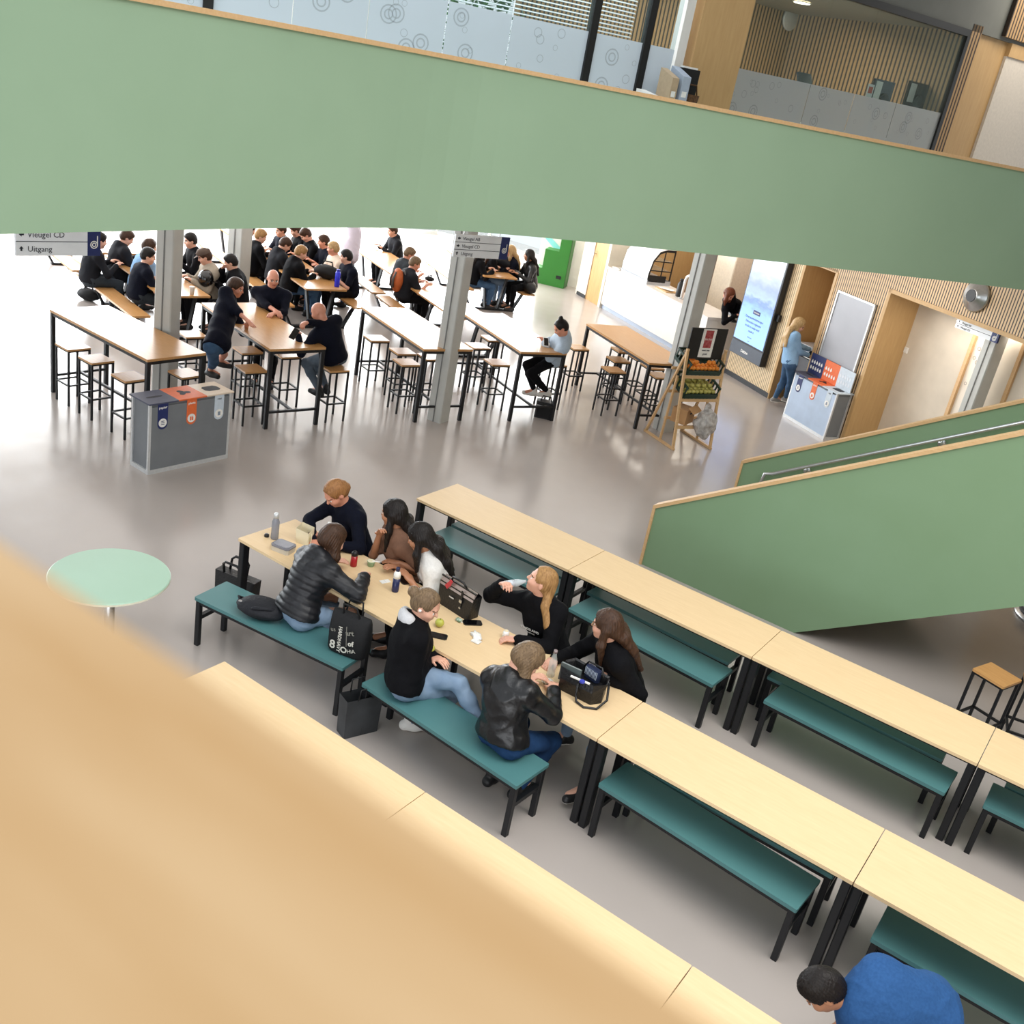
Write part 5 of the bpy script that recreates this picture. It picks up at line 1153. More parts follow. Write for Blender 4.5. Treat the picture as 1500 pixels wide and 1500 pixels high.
t = thing('sheet_of_paper', 'white paper half hidden behind the open black handbag', 'paper', T(852, 990), -.1); lbox(t, 'sheet', (0, 0, .002), (.14, .06, .003), PAPER); lbox(t, 'fold', (.05, .0, .006), (.04, .05, .003), PAPER, rz=.3)
# tote bag with prints
q = at(494, 960, .45); t = thing('tote_bag', 'black tote bag printed with white lettering standing on the teal bench', 'bag', (q[0] + .02, q[1] + .10, .451), math.radians(14))
b = MB(); vs = []
for z, w_, d_ in ((0, .15, .07), (.03, .165, .085), (.18, .17, .08), (.30, .165, .05), (.34, .16, .02)):
    vs += [(w_ * math.copysign(abs(math.cos(a)) ** .5, math.cos(a)), d_ * math.copysign(abs(math.sin(a)) ** .6, math.sin(a)), z) for a in [2 * PI * k / 20 for k in range(20)]]
b.add(vs, [(r * 20 + i, r * 20 + (i + 1) % 20, r * 20 + 20 + (i + 1) % 20, r * 20 + 20 + i) for r in range(4) for i in range(20)] + [tuple(reversed(range(20))), tuple(range(80, 100))]); tb_ = b.build('bag_body', CANVAS, t, True)
for s in (-1, 1): b = MB(); b.tube([(-.07, s * .02, .33), (-.06, s * .05, .43), (.05, s * .05, .43), (.07, s * .02, .33)], .008, 8); b.build('handle', CANVAS, t, True)
TW_ = mat('tote_print', '#d9d6cb', .8); TW2 = mat('tote_print_dim', '#8d8b82', .8)
fy = -.0905
text_mesh('lettering', '8', .10, TW_, t, frame4((-.125, fy + .004, .075), (1, 0, 0), (0, 0, 1)), bold=.002); text_mesh('lettering', 'O', .072, TW_, t, frame4((-.03, fy + .002, .06), (1, 0, 0), (0, 0, 1)), bold=.002)
text_mesh('lettering', 'HARDHAVY', .042, TW_, t, frame4((-.045, fy, .255), (0, 0, -1), (1, 0, 0)), bold=.001); text_mesh('lettering', 'HiA', .045, TW_, t, frame4((.03, fy + .001, .06), (1, 0, .35), (-.35, 0, 1))); text_mesh('lettering', 'of', .06, TW_, t, frame4((.03, fy, .13), (1, 0, .2), (-.2, 0, 1)), bold=.002)
text_mesh('lettering', 'art', .06, TW2, t, frame4((.0, fy + .005, .21), (1, 0, .3), (-.3, 0, 1)), bold=.0015); text_mesh('lettering', 'us', .05, TW2, t, frame4((-.13, fy + .006, .2), (1, 0, .2), (-.2, 0, 1)))
b = MB(); b.bar((.005, fy + .001, .27), (.02, fy + .001, .10), .003, .006); b.build('printed_line', TW2, t)
# backpack lying on the bench
q = at(378, 905, .45); t = thing('backpack', 'dark navy backpack lying on the teal bench', 'backpack', (q[0], q[1] + .04, .452), math.radians(22)); PACK = mat('pack_navy', '#12141d', .75, col2='#0d0f16', scale=60, bump=.3)
blob('pack_body', lump(.21, .13, .075, .02, 5, 1), PACK, t, 36, 18); b = MB(); b.tube([(-.05, -.10, .10), (-.02, -.12, .13), (.10, -.08, .13), (.15, -.02, .10)], .014, 8); b.build('shoulder_strap', PACK, t, True); b = MB(); b.tube([(-.18, -.02, .09), (-.21, 0, .12), (-.18, .04, .09)], .010, 8); b.build('grab_handle', PACK, t, True); b = MB(); b.box((-.165, -.05, .115), (.03, .02, .008)); b.build('buckle', CHROME, t)
# bag on the floor below the far table corner
q = at(333, 880, 0); t = thing('handbag', 'black patent handbag standing on the floor behind the bench end', 'bag', (q[0] + .05, q[1] + .06, 0), .2); b = MB(); b.add([(-.17, -.09, 0), (.17, -.09, 0), (.17, .09, 0), (-.17, .09, 0), (-.21, -.05, .27), (.21, -.05, .27), (.21, .05, .27), (-.21, .05, .27)], [(0, 3, 2, 1), (0, 1, 5, 4), (1, 2, 6, 5), (2, 3, 7, 6), (3, 0, 4, 7), (4, 5, 6, 7)]); b.build('body', LEATHER, t)
PATENT = mat('patent', '#0c0c0e', .12)
for s in (-1, 1): b = MB(); b.tube([(-.12, s * .04, .26), (-.12, s * .06, .36), (-.09, s * .07, .39), (.03, s * .07, .39), (.06, s * .06, .36), (.06, s * .04, .26)], .012, 8); b.build('handle', PATENT, t, True)
q = at(520, 1072, 0); t = thing('shopping_bag', 'grey paper shopping bag on the floor by the end of the teal bench', 'bag', (q[0] - .0, q[1] + .02, 0), math.radians(70)); b = MB(); b.add([(-.14, -.06, 0), (.14, -.06, 0), (.14, .06, 0), (-.14, .06, 0), (-.15, -.065, .34), (.15, -.065, .34), (.15, .065, .34), (-.15, .065, .34)], [(0, 3, 2, 1), (0, 1, 5, 4), (1, 2, 6, 5), (2, 3, 7, 6), (3, 0, 4, 7)]); b.build('bag_walls', mat('grey_bag', '#3c3f42', .55, col2='#26282b', scale=6), t)
for s in (-1, 1): b = MB(); b.tube([(-.06, s * .064, .33), (-.05, s * .075, .43), (.05, s * .075, .43), (.06, s * .064, .33)], .006, 6); b.build('handle', BLACK, t, True)
# ------------------------------------------------------------------ hall: bags, helmet, bottle, small things
def sack(name, label, cat, loc, rz, s, m, mh=None, group=None):
    t = thing(name, label, cat, loc, rz, group); blob('bag_body', lump(s[0], s[1], s[2], .03, 5, 1), m, t, 24, 14); b = MB(); b.tube([(-s[0] * .4, 0, s[2] * 1.9), (-s[0] * .35, 0, s[2] * 2.5), (s[0] * .35, 0, s[2] * 2.5), (s[0] * .4, 0, s[2] * 1.9)], .012, 8); b.build('handle', mh or m, t, True); return t
q = at(793, 612, 0); t = thing('handbag', 'black boxy handbag on the floor beside the phone reading woman', 'bag', (q[0], q[1] + .05, 0), .5); lbox(t, 'body', (0, 0, .13), (.28, .16, .26), LEATHER, .02); lbox(t, 'front_pocket', (0, -.085, .10), (.24, .02, .15), CANVAS, .005); b = MB(); b.tube([(-.08, 0, .26), (-.06, 0, .33), (.06, 0, .33), (.08, 0, .26)], .010, 8); b.build('handle', LEATHER, t, True); lbox(t, 'zip', (0, -.081, .2), (.26, .004, .008), ALU)
q = at(301, 418, .75); t = thing('motorcycle_helmet', 'black motorcycle helmet on the end of the picnic table', 'helmet', tuple(q), 2.4); SHINY = mat('helmet_black', '#101012', .15, coat=.5)
blob('shell', lambda u, v: (.15 * math.sin(PI * (v * .86 + .14)) * math.cos(u), .125 * math.sin(PI * (v * .86 + .14)) * math.sin(u), .11 - .14 * math.cos(PI * (v * .86 + .14)) + .0), SHINY, t, 28, 16); b = MB(); b.prism([(.155 * math.cos(a), .13 * math.sin(a)) for a in [-.9 + 1.8 * k / 12 for k in range(13)]] + [(.14 * math.cos(a), .118 * math.sin(a)) for a in [.9 - 1.8 * k / 12 for k in range(13)]], .08, .16); b.build('visor', mat('visor', '#5a5e66', .1), t)
q = at(478, 408, .75); sack('sports_bag', 'black sports bag on the end of the picnic table', 'bag', tuple(q), .3, (.24, .15, .12), CANVAS)
q = at(478, 402, .98); bottle('drink_bottle', 'bright blue bottle standing behind the black sports bag', (q[0] - .0, q[1] + .28, .75), [(.04, 0), (.045, .02), (.045, .24), (.03, .27)], mat('bright_blue', '#2b33d8', .3), mat('blue_cap', '#2028a8', .4), [(.03, .265), (.03, .30)])
q = at(779, 432, .45); sack('handbag', 'black handbag on the end of the far picnic bench', 'bag', (q[0] - .12, q[1] + .05, .452), -.55, (.24, .12, .13), LEATHER)
q = at(741, 395, .75); sack('backpack', 'dark blue backpack on the far picnic table before the women', 'backpack', tuple(q), .4, (.26, .16, .14), PACK)
q = at(130, 440, 0); sack('duffel_bag', 'black bag on the floor below the left picnic bench', 'bag', (q[0], q[1], 0), .3, (.2, .12, .10), CANVAS)
q = at(640, 420, .75); sack('cap', 'dark cap lying on the table before the man with orange backpack', 'cap', (q[0] - .35, q[1] + .2, .75), .4, (.09, .08, .045), CANVAS)
q = at(268, 430, .75); t = thing('paper_cup', 'white paper cup on the picnic table behind the grey column', 'cup', (q[0] + .08, q[1] + .1, .75)); b = MB(); b.lathe((0, 0, 0), [(.03, 0), (.042, .11), (.044, .112)], 16); b.build('cup', PAPER, t, True); b = MB(); b.lathe((0, 0, 0), [(.045, .11), (.045, .12), (.03, .125)], 16); b.build('lid', WHITE, t, True)
# dark round planter under the stairs
q = at(1496, 899, 0); t = thing('round_planter', 'dark round planter with metal rim at the right edge, under the stairs', 'planter', (q[0] + .32, q[1] + .12, 0)); b = MB(); b.lathe((0, 0, 0), [(.42, .0), (.42, .03), (.38, .05)], 36); b.build('rim', CHROME, t, True); b = MB(); b.lathe((0, 0, 0), [(.38, .03), (.36, .16), (.3, .18)], 36); b.build('tub', BLACK, t, True)
# ------------------------------------------------------------------ upper floor contents
def up(name, label, cat, s, off, z, group=None): 
    nn = np.array([-GE[1], GE[0]]); P = G0 + GE * s + nn * off; return thing(name, label, cat, (P[0], P[1], z), GRZ, group)
OB = 3.55
s_, z_ = gs(1157, 27, OB); t = up('wall_clock', 'round white wall clock on the slatted office wall', 'clock', s_, OB - .0, z_)
b = MB(); b.lathe((0, 0, 0), [(.20, 0), (.205, .03), (.185, .045)], 32, R=RX); b.build('rim', ALU, t, True); b = MB(); b.lathe((0, 0, 0), [(.182, .03), (.182, .036)], 32, R=RX); fc = b.build('dial', PAPER, t)
b = MB()
for k in range(12): a = 2 * PI * k / 12; b.box((.155 * math.sin(a), -.038, .155 * math.cos(a)), (.01, .003, .03), R=Matrix.Rotation(a, 3, 'Y'))
b.build('hour_marks', INK, fc)
for a, L_ in ((.5, .09), (2.2, .14)): b = MB(); b.box((L_ / 2 * math.sin(a), -.041, L_ / 2 * math.cos(a)), (.012, .003, L_), R=Matrix.Rotation(a, 3, 'Y')); b.build('hand', INK, fc)
s_, z_ = gs(1372, 73, 2.0); t = up('exit_sign', 'small green emergency exit sign hanging in the office', 'sign', s_, 2.0, z_); EXG = emit_mat('exit_green', '#1f8a55', .35); lbox(t, 'panel', (0, 0, 0), (.34, .02, .17), EXG)
b = MB(); b.box((-.08, -.012, .0), (.03, .003, .09)); b.box((-.08, -.012, .06), (.03, .003, .03)); b.prism([(-.02, -.0), (.05, .04), (.05, .015), (.12, .015), (.12, -.015), (.05, -.015), (.05, -.04)], -.0135, -.0105, 'y'); b.build('pictogram', PAPER, t); b = MB(); b.box((0, 0, (6.42 - z_ + .085) / 2 + .0), (.01, .01, 6.42 - z_ - .085)); b.build('hanger', ALU, t)
LGT = emit_mat('downlight_glow', '#fff3dc', 6.)
for u, v, l in ((1175, 3, 'round ceiling light above the office, left one'), (1303, 38, 'round ceiling light in the office, right one'), (1395, 70, 'tiny ceiling spotlight near the exit sign')):
    q = at(u, v, 6.41); t = thing('ceiling_light', l, 'ceiling light', (q[0], q[1], 6.41), 0, 'office ceiling lights'); r__ = .13 if u < 1390 else .04; b = MB(); b.lathe((0, 0, 0), [(r__, -.02), (r__, .0)], 24); b.build('diffuser', LGT, t); b = MB(); b.lathe((0, 0, 0), [(r__ * 1.15, -.012), (r__ * 1.15, .0)], 24); b.build('ring', WHITE, t)
off_ = .42
dk = up('office_desk', 'white desk inside the glass office, mostly behind the frosted band', 'desk', gs(1262, 150, off_)[0], off_, 3.602); lbox(dk, 'top', (0, 0, 1.06), (2.5, .5, .03), WHITE)
for x in (-1.15, 1.15): lbox(dk, 'leg', (x, 0, .525), (.06, .4, 1.04), ALU)
for u, v, l in ((1290, 140, 'black monitor with white notice in the office, left of the pair'), (1346, 144, 'black monitor with white notice in the office, right of the pair')):
    s_, z_ = gs(u, v, off_); s_ -= .12 if u > 1300 else 0; t = up('monitor', l, 'monitor', s_, off_, 4.68, 'monitors with notices')
    z0 = max(z_ - 4.676, .3); lbox(t, 'screen', (0, 0, z0), (.52, .04, .44), SCREEN); lbox(t, 'stand', (0, .02, z0 / 2 - .08), (.06, .04, max(.1, z0 - .16)), BLACK); lbox(t, 'foot', (0, 0, .006), (.25, .2, .012), BLACK); lbox(t, 'notice', (-.14, -.023, z0 + .05), (.16, .004, .28), PAPER)
    b = MB(); b.lathe((.06, -.03, z0 - .06), [(.09, 0), (.1, .02), (.07, .05)], 18, R=RX); b.build('telephone_holder', BLACK, t)
s_, z_ = gs(1178, 118, off_); t = up('monitor', 'small dark tilted monitor in the office, left end of the desk', 'monitor', s_, off_, 4.68); b = MB(); b.box((0, 0, max(.2, z_ - 4.676)), (.3, .04, .2), R=Matrix.Rotation(-.4, 3, 'X')); b.build('screen', SCREEN, t); lbox(t, 'stand', (0, .02, .12), (.05, .04, .24), BLACK)
s_, z_ = gs(1231, 124, .6); t = up('notice_card', 'white card with red print stuck to the inside of the office glass', 'card', s_, .03, gs(1231, 124, .03)[1]); lbox(t, 'card', (0, 0, 0), (.15, .004, .2), PAPER); lbox(t, 'red_print', (0, -.003, .02), (.10, .003, .09), mat('red_print', '#d05a3c', .6))
s_, z_ = gs(1044, 101, -.02); t = up('door_sticker', 'small dark blue sticker on the frosted glass', 'sticker', s_ + .06, -.02, z_); lbox(t, 'sticker', (0, 0, 0), (.10, .004, .16), NAVY); lbox(t, 'sticker_text', (0, -.003, .04), (.06, .002, .02), PAPER)
# things on the ledge behind the balustrade
LO_ = -.45
sL = hs(940, 120, LO_)[0]; sR = hs(1012, 120, LO_)[0]
def hp_(s, off, z):
    nn = np.array([-HE[1], HE[0]]); P = H0 + HE * s + nn * off; return (P[0], P[1], z)
led = thing('side_cabinet', 'low white cabinet behind the balustrade at the foot of the oak pier', 'cabinet', hp_((sL + sR) / 2, LO_, 3.602), HRZ)
lbox(led, 'carcass', (0, 0, .47), (sR - sL, .40, .94), WHITE); lbox(led, 'top', (0, 0, .955), (sR - sL + .04, .44, .03), WHITE)
for u, w_, h_, m, l in ((949, .12, .16, WHITE, 'low white box at the left of the side cabinet'), (977, .09, .42, mat('kraft_board', '#b9a284', .7), 'tan magazine file on the side cabinet'), (993, .11, .46, mat('pale_blue_file', '#a9b4c4', .6), 'pale blue magazine file on the side cabinet')):
    s_ = hs(u, 130, LO_)[0]; t = thing('magazine_file', l, 'file', hp_(s_, LO_, 4.57), HRZ); b = MB(); b.prism([(-.13, 0), (.13, 0), (.13, h_), (-.13, h_ * .8)], -w_ / 2, w_ / 2, 'x'); b.build('casing', m, t); lbox(t, 'label', (0, -.131, h_ * .4), (w_ * .6, .003, .06), PAPER)
s_ = hs(1008, 135, LO_)[0]; t = thing('wicker_basket', 'brown wicker basket at the right end of the side cabinet', 'basket', hp_(s_ + .02, LO_, 4.57), HRZ); b = MB(); b.lathe((0, 0, 0), [(.08, 0), (.11, .12), (.12, .2), (.10, .2), (.09, .04)], 18); b.build('weave', mat('wicker', '#6b4a2a', .8, col2='#3c2716', scale=60, bump=.5), t); b = MB(); b.tube([(-.11, 0, .2), (-.08, 0, .3), (.08, 0, .3), (.11, 0, .2)], .01, 6); b.build('handle', MATS['wicker'], t, True)
s_ = hs(1003, 115, LO_)[0]; t = thing('document_case', 'black document case standing behind the wicker basket', 'case', hp_(s_ + .12, LO_ + .12, 4.57), HRZ); lbox(t, 'case_body', (0, 0, .23), (.26, .10, .46), BLACK); lbox(t, 'papers', (0, 0, .47), (.2, .07, .02), PAPER)
# plant wall seen above the frosted band
s_, z_ = hs(700, 0, 1.9); t = thing('green_plant', 'leafy green plant behind the frosted glass front', 'plant', hp_(s_, 1.9, 3.602), HRZ); b = MB(); b.box((0, 0, .5), (.9, .4, 1.0)); b.build('planter', mat('planter_grey', '#5c5c5a', .6), t)
b = MB(); r_ = random.Random(8)
for i in range(700):
    p0 = Vector((r_.uniform(-.6, .5), r_.uniform(-.3, .3), r_.uniform(1.0, 2.7))); d = Vector((r_.uniform(-1, 1), r_.uniform(-1, .2), r_.uniform(-.6, .8))).normalized(); s = d.cross(Vector((0, 0, 1))).normalized() * .04
    b.add([p0, p0 + d * .08 + s, p0 + d * .17 - Vector((0, 0, .02)), p0 + d * .08 - s], [(0, 1, 2, 3)])
b.build('foliage', LEAF, t)
# ------------------------------------------------------------------ wooden rail close to the camera
rl = thing('balcony_rail', 'broad blurred oak handrail cap of the near balustrade', 'railing', (5.0, -7.197, 4.66), 0)
b = MB(); b.box((0, -.10, -.02), (4.0, .20, .04), bev=.0); b.build('rail_cap', RAILW, rl)
b = MB(); b.box((0, -.10, -.55), (4.0, .06, 1.02)); b.build('green_panel', GREEN, rl)
# ------------------------------------------------------------------ people round the middle row
A = lambda u, v, z: np.array(at(u, v, z))
NV = .0075
def glue(name, label, cat, R_, m_fn): pass
P1 = person('person in black padded hooded jacket seated with back to us beside the tote bag', (.63, -2.16, .56), A(487, 790, 1.13), 78, 'puffer', 'jean_light', ('bob', 'brown'), 'fair', hands=((.52, -1.72, .80), (.90, -1.72, .84)), look=(70, 25), vox=NV, hood=True, inflate=.03, elbow=((-.5, -.4, -.5), (.9, -.5, -.3)), hem=.02)
P2 = person('person with blonde bun, white earbud and pale grey hood seated sideways on the teal bench', (1.80, -2.20, .56), A(624, 886, 1.15), 48, 'black', 'jean_light', ('bun', 'ash'), 'fair', hands=(A(634, 962, .70), A(630, 968, .66)), look=(18, 22), vox=NV, hood='lightgrey', inflate=.026, feet=((2.42, -1.95, .30), A(600, 1055, .09)), knee=((.6, .3, .9), (.5, .3, .6)), shoe='white')
P3 = person('person in black leather jacket and blue jeans seated with back to us', (2.70, -2.20, .56), A(772, 966, 1.12), 82, 'leather', 'jean_blue', ('halfdown', 'ash'), 'fair', hands=((2.58, -1.80, .80), (2.80, -1.78, .80)), look=(38, 42), vox=NV, inflate=.026, feet=((2.60, -2.06, .085), (2.82, -2.04, .085)), elbow=((-.7, -.4, -.5), (.8, -.4, -.5)), hem=.02)
P4 = person('person with ginger hair tied back in a dark sweater leaning over the table end', (.16, -.98, .56), A(492, 722, 1.17), -100, 'navy', 'darkpants', ('pony', 'ginger'), 'pink', hands=(A(484, 797, .82), A(458, 790, .79)), look=(-105, 42), vox=NV, elbow=((.7, .2, -.4), (-1, .1, .0)), curl=(.6, .35))
P5 = person('person with long dark curly hair and brown top turning to the left', (.74, -1.00, .56), A(577, 752, 1.17), -120, 'brownish', 'darkpants', ('longwavy', 'dark'), 'tan', sleeve='short', hands=(A(585, 825, .79), A(556, 783, .97)), look=(195, 10), vox=NV, curl=(.3, .8), elbow=(None, (-.2, -.5, -1)))
P6 = person('person in white T-shirt with long straight black hair resting arms on the table', (1.22, -1.02, .56), A(616, 787, 1.13), -135, 'white', 'darkpants', ('long', 'dark'), 'tan', sleeve='short', hands=(A(603, 852, .785), A(583, 830, .785)), look=(205, 25), vox=NV, curl=(.3, .3))
P7 = person('person with blonde side ponytail in black lettered sweater drinking from a bottle', (2.28, -.98, .56), A(794, 851, 1.20), -95, 'black', 'darkpants', ('sidepony', 'blonde'), 'fair', hands=(A(757, 937, .795), A(735, 855, 1.13)), look=(205, -14), vox=NV, curl=(.7, 1.0), elbow=((.8, .2, -.5), (-1, .2, -.9)), inflate=.022)
P8 = person('person with round glasses, long brown hair and black sweater behind the open handbag', (3.00, -.97, .56), A(889, 916, 1.17), -125, 'black', 'jean_light', ('longwavy', 'brown'), 'fair', hands=(A(893, 993, .80), A(813, 965, .80)), look=(192, 6), vox=NV, curl=(.4, .9), elbow=((.6, .3, -.5), (-.5, .3, -.7)), inflate=.022, feet=((3.18, -1.72, .12), A(829, 1076, .10)), shoe='sneaker', knee=(None, (-.2, -.8, .8)))
P9 = person('person with short dark hair in blue T-shirt bending low at the bottom right', A(1366, 1478, .74), A(1206, 1450, .80), 214, 'blue', 'jean_blue', ('short', 'dark'), 'tan', sleeve='half', hands=(A(1290, 1545, .45), A(1226, 1505, .45)), look=(210, 58), vox=NV, inflate=.024, fem=False, stand=True, feet=(A(1345, 1520, .085) + np.array([-.05, -.1, 0]), A(1330, 1490, .085)), knee=((-.9, -.5, .3), (-.9, -.5, .3)), bulk=1.0, hunch=.05, neck=.215)
# small things worn
def bead(par, name, p, r, m):
    b = MB(); n = 8; b.lathe(tuple(np.asarray(p) - par['base']), [(max(.001, r * math.sin(PI * k / n)), -r * math.cos(PI * k / n)) for k in range(n + 1)], 12); return b.build(name, m, par['root'], True)
bead(P2, 'earbud', P2['HP'](-.005, -.086, -.012), .011, PAPER)
b = MB(); W8 = lambda a, l, u: Vector(P8['HP'](a, l, u) - P8['base'])
for s in (-1, 1): b.tube([W8(.098 + .012 * 0, s * .033 + .022 * math.cos(t_), .002 + .019 * math.sin(t_)) for t_ in [2 * PI * k / 14 for k in range(15)]], .0022, 6); b.tube([W8(.095, s * .055, .006), W8(.0, s * .082, .006)], .002, 6)
b.tube([W8(.1, -.012, .006), W8(.1, .012, .006)], .002, 6); b.build('glasses', mat('gold_rim', '#8a7752', .3, metal=.7), P8['root'])
# lettering on the drinking woman's sweater
F7 = P7['tf']; F7 = nrm(F7 - P7['tl'] * .05); TL7 = np.cross(P7['sp'], F7); ch = P7['nb'] - P7['sp'] * .17 + F7 * .163 - P7['base']
text_mesh('lettering', 'KINGSLAND', .034, PAPER, P7['root'], frame4(ch, TL7, P7['sp']), align='CENTER', bold=.0008); text_mesh('lettering', 'EQUESTRIAN', .016, PAPER, P7['root'], frame4(ch - P7['sp'] * .03 + F7 * .003, TL7, P7['sp']), align='CENTER')
# things held
mo = P7['HP'](.105, 0, -.060); hd = A(743, 856, 1.15); dr_ = nrm(mo - hd); q_ = Vector((0, 0, 1)).rotation_difference(Vector(dr_))
st_ = mo - dr_ * .212
bottle('drinking_bottle', 'clear water bottle tipped to the mouth of the drinking person', tuple(st_), [(.026, 0), (.029, .012), (.029, .135), (.013, .19), (.012, .205)], mat('clear_bottle2', '#dfe6ea', .08, alpha=.5, scale=20), None, None, R=q_, band=([(.0295, .05), (.0295, .10)], mat('silver_label', '#c8d0d8', .3)))
t = thing('bread_roll', 'white wrapped roll held on the table by the drinking person', 'food', tuple(A(740, 934, .752))); b = MB(); b.lathe((0, 0, 0), [(.02, 0), (.026, .015), (.026, .045), (.02, .06)], 16); b.build('wrapper', PAPER, t, True); b = MB(); b.lathe((0, 0, 0), [(.018, .058), (.015, .066)], 12); b.build('filling', mat('roll_cream', '#e7d9b8', .6), t)
fruit('apple', 'bitten green apple in the hand of the person with the earbud', 'fruit', MATS['apple_green'], .033, tuple(A(630, 955, .72)), None, STK)
t = thing('sandwich', 'brown sandwich held by the person in dark sweater', 'food', tuple(A(463, 786, .80)), .4); lbox(t, 'bread', (0, 0, .012), (.09, .06, .022), mat('bread_brown', '#8a4f35', .7), .015); lbox(t, 'filling', (0, 0, .026), (.085, .056, .008), mat('sandwich_fill', '#c98b76', .6), .012)
# ------------------------------------------------------------------ people further back
def sit(label, u, v, yaw, top, pants, hair, skin='fair', z=1.15, lean=.16, drop=.60, fem=False, **k):
    h = A(u, v, z); F = np.array([math.cos(math.radians(yaw)), math.sin(math.radians(yaw)), 0])
    return person(label, h - F * lean - np.array([0, 0, drop]), h, yaw, top, pants, hair, skin, fem=fem, **k)
def tab(u, v, z=.80): return A(u, v, z)
N1 = 74; N2 = 68; N3 = 63; N4 = 58
FR = lambda P, yaw, d, s, z: np.array([P[0] + math.cos(math.radians(yaw)) * d - math.sin(math.radians(yaw)) * s, P[1] + math.sin(math.radians(yaw)) * d + math.cos(math.radians(yaw)) * s, z])
def crowd(label, u, v, yaw, top, pants, hair, skin='fair', z=1.15, sleeve='long', hood=None, **k):
    h = A(u, v, z); return sit(label, u, v, yaw, top, pants, hair, skin, z, sleeve=sleeve, hood=hood, hands=(FR(h, yaw, .22, .14, .80), FR(h, yaw, .22, -.14, .80)), **k)
crowd('person in grey shirt partly hidden by the far-left direction sign', 146, 352, N1, 'charcoal', 'slate', ('short', 'dark'))
crowd('person in black hooded jacket seated on the left picnic bench', 186, 348, N1, 'charcoal', 'darkpants', ('short', 'brown'), hood=True, look=(60, 30), inflate=.03)
crowd('person with curly brown hair in pale blue shirt on the left picnic bench', 219, 362, N1, 'lightblue', 'jean_mid', ('curly', 'brown'), bulk=1.05, look=(70, 5), inflate=.022)
crowd('person in navy T-shirt nearest us on the left picnic bench', 217, 375, N1, 'navy', 'slate', ('short', 'dark'), sleeve='short', look=(50, 12))
P = crowd('person in beige jacket and flat cap behind the black helmet', 300, 376, 250, 'beige', 'darkpants', ('short', 'brown'), look=(235, 25), inflate=.025)
b = MB(); W_ = lambda a, l, u: Vector(P['HP'](a, l, u) - P['base']); nu = 20
vs = [W_(-.008 + .112 * math.cos(t_), .092 * math.sin(t_), .05) for t_ in [2 * PI * k / nu for k in range(nu)]] + [W_(.0 + .115 * math.cos(t_), .095 * math.sin(t_), .09) for t_ in [2 * PI * k / nu for k in range(nu)]] + [W_(.01 + .06 * math.cos(t_), .05 * math.sin(t_), .135) for t_ in [2 * PI * k / nu for k in range(nu)]]
b.add(vs, [(r * nu + i, r * nu + (i + 1) % nu, r * nu + nu + (i + 1) % nu, r * nu + nu + i) for r in range(2) for i in range(nu)] + [tuple(2 * nu + i for i in range(nu))]); b.add([W_(.09, -.06, .055), W_(.165, -.03, .035), W_(.165, .03, .035), W_(.09, .06, .055)], [(0, 1, 2, 3)]); b.build('flat_cap', mat('cap_tweed', '#5a4a40', .9), P['root'], True)
h = A(338, 383, 1.15); sit('person in black zip jacket resting chin on one hand', 338, 384, 238, 'black', 'darkpants', ('short', 'dark'), hands=(A(316, 412, .82), h + np.array([-.06, -.10, -.13])), look=(225, 22), inflate=.028)
t = thing('smartphone', 'black phone in the hand of the person in black zip jacket', 'phone', tuple(A(312, 413, .83)), .6); lbox(t, 'casing', (0, 0, .005), (.15, .075, .01), BLACK); lbox(t, 'display', (0, 0, .0105), (.14, .068, .001), SCREEN)
crowd('person in black seated behind the person in flat cap', 279, 352, 250, 'black', 'darkpants', ('short', 'dark'))
F6 = person('standing person in navy polo and jeans leaning on the bar table', A(317, 505, .95), A(345, 421, 1.50), 12, 'navy', 'jean_mid', ('short', 'brown'), 'pink', sleeve='half', hands=(A(362, 476, 1.10), A(386, 500, 1.09)), feet=(A(322, 548, .085), A(306, 562, .085)), stand=True, fem=False, look=(30, 14), bulk=.92, hem=.12, inflate=.024, curl=(.3, .1))
text_mesh('lettering', 'MBO', .07, mat('polo_print', '#b9b9c4', .7), F6['root'], frame4(F6['nb'] - F6['sp'] * .12 - F6['tf'] * .182 - F6['base'], -F6['tl'], F6['sp']), align='CENTER')
sit('bald person in navy polo with folded arms at the far side of the bar table', 400, 408, -48, 'navy', 'darkpants', ('bald', 'grey'), 'pink', z=1.48, lean=.10, drop=.62, sleeve='half', hands=(A(402, 459, 1.10), A(412, 463, 1.10)), look=(-30, 12), bulk=1.15, feet=None)
P = person('bald person in navy sweater sitting on a bar stool with hand at mouth', A(489, 522, .83), A(467, 457, 1.44), 178, 'navy', 'jean_grey', ('bald', 'grey'), 'pink', hands=(A(437, 491, 1.12), A(448, 472, 1.36)), look=(200, 28), fem=False, bulk=1.08, feet=(A(468, 572, .34), A(478, 568, .36)), knee=((-1, 0, .4), (-1, .1, .4)), curl=(.9, 1.2), elbow=(None, (-.5, .5, -1)))
t = thing('smartphone', 'black phone held over the bar table by the bald person in navy sweater', 'phone', tuple(A(431, 489, 1.17)), .3); t.rotation_euler = (.9, .2, .3); lbox(t, 'casing', (0, 0, 0), (.08, .15, .01), BLACK); lbox(t, 'display', (0, 0, .0055), (.07, .14, .001), SCREEN)
crowd('person in black coat and jeans nearest us on the bench by the sports bag', 441, 370, N2, 'black', 'jean_mid', ('short', 'blonde'), look=(60, 20), inflate=.03, hood=True)
crowd('person in dark grey hooded coat bent forward, second on that bench', 418, 358, N2, 'charcoal', 'darkpants', ('short', 'brown'), look=(60, 35), hood=True, inflate=.03)
crowd('blond person in black jacket further along the bench by the column', 382, 346, N2, 'black', 'darkpants', ('short', 'blonde'), look=(50, 20), inflate=.03)
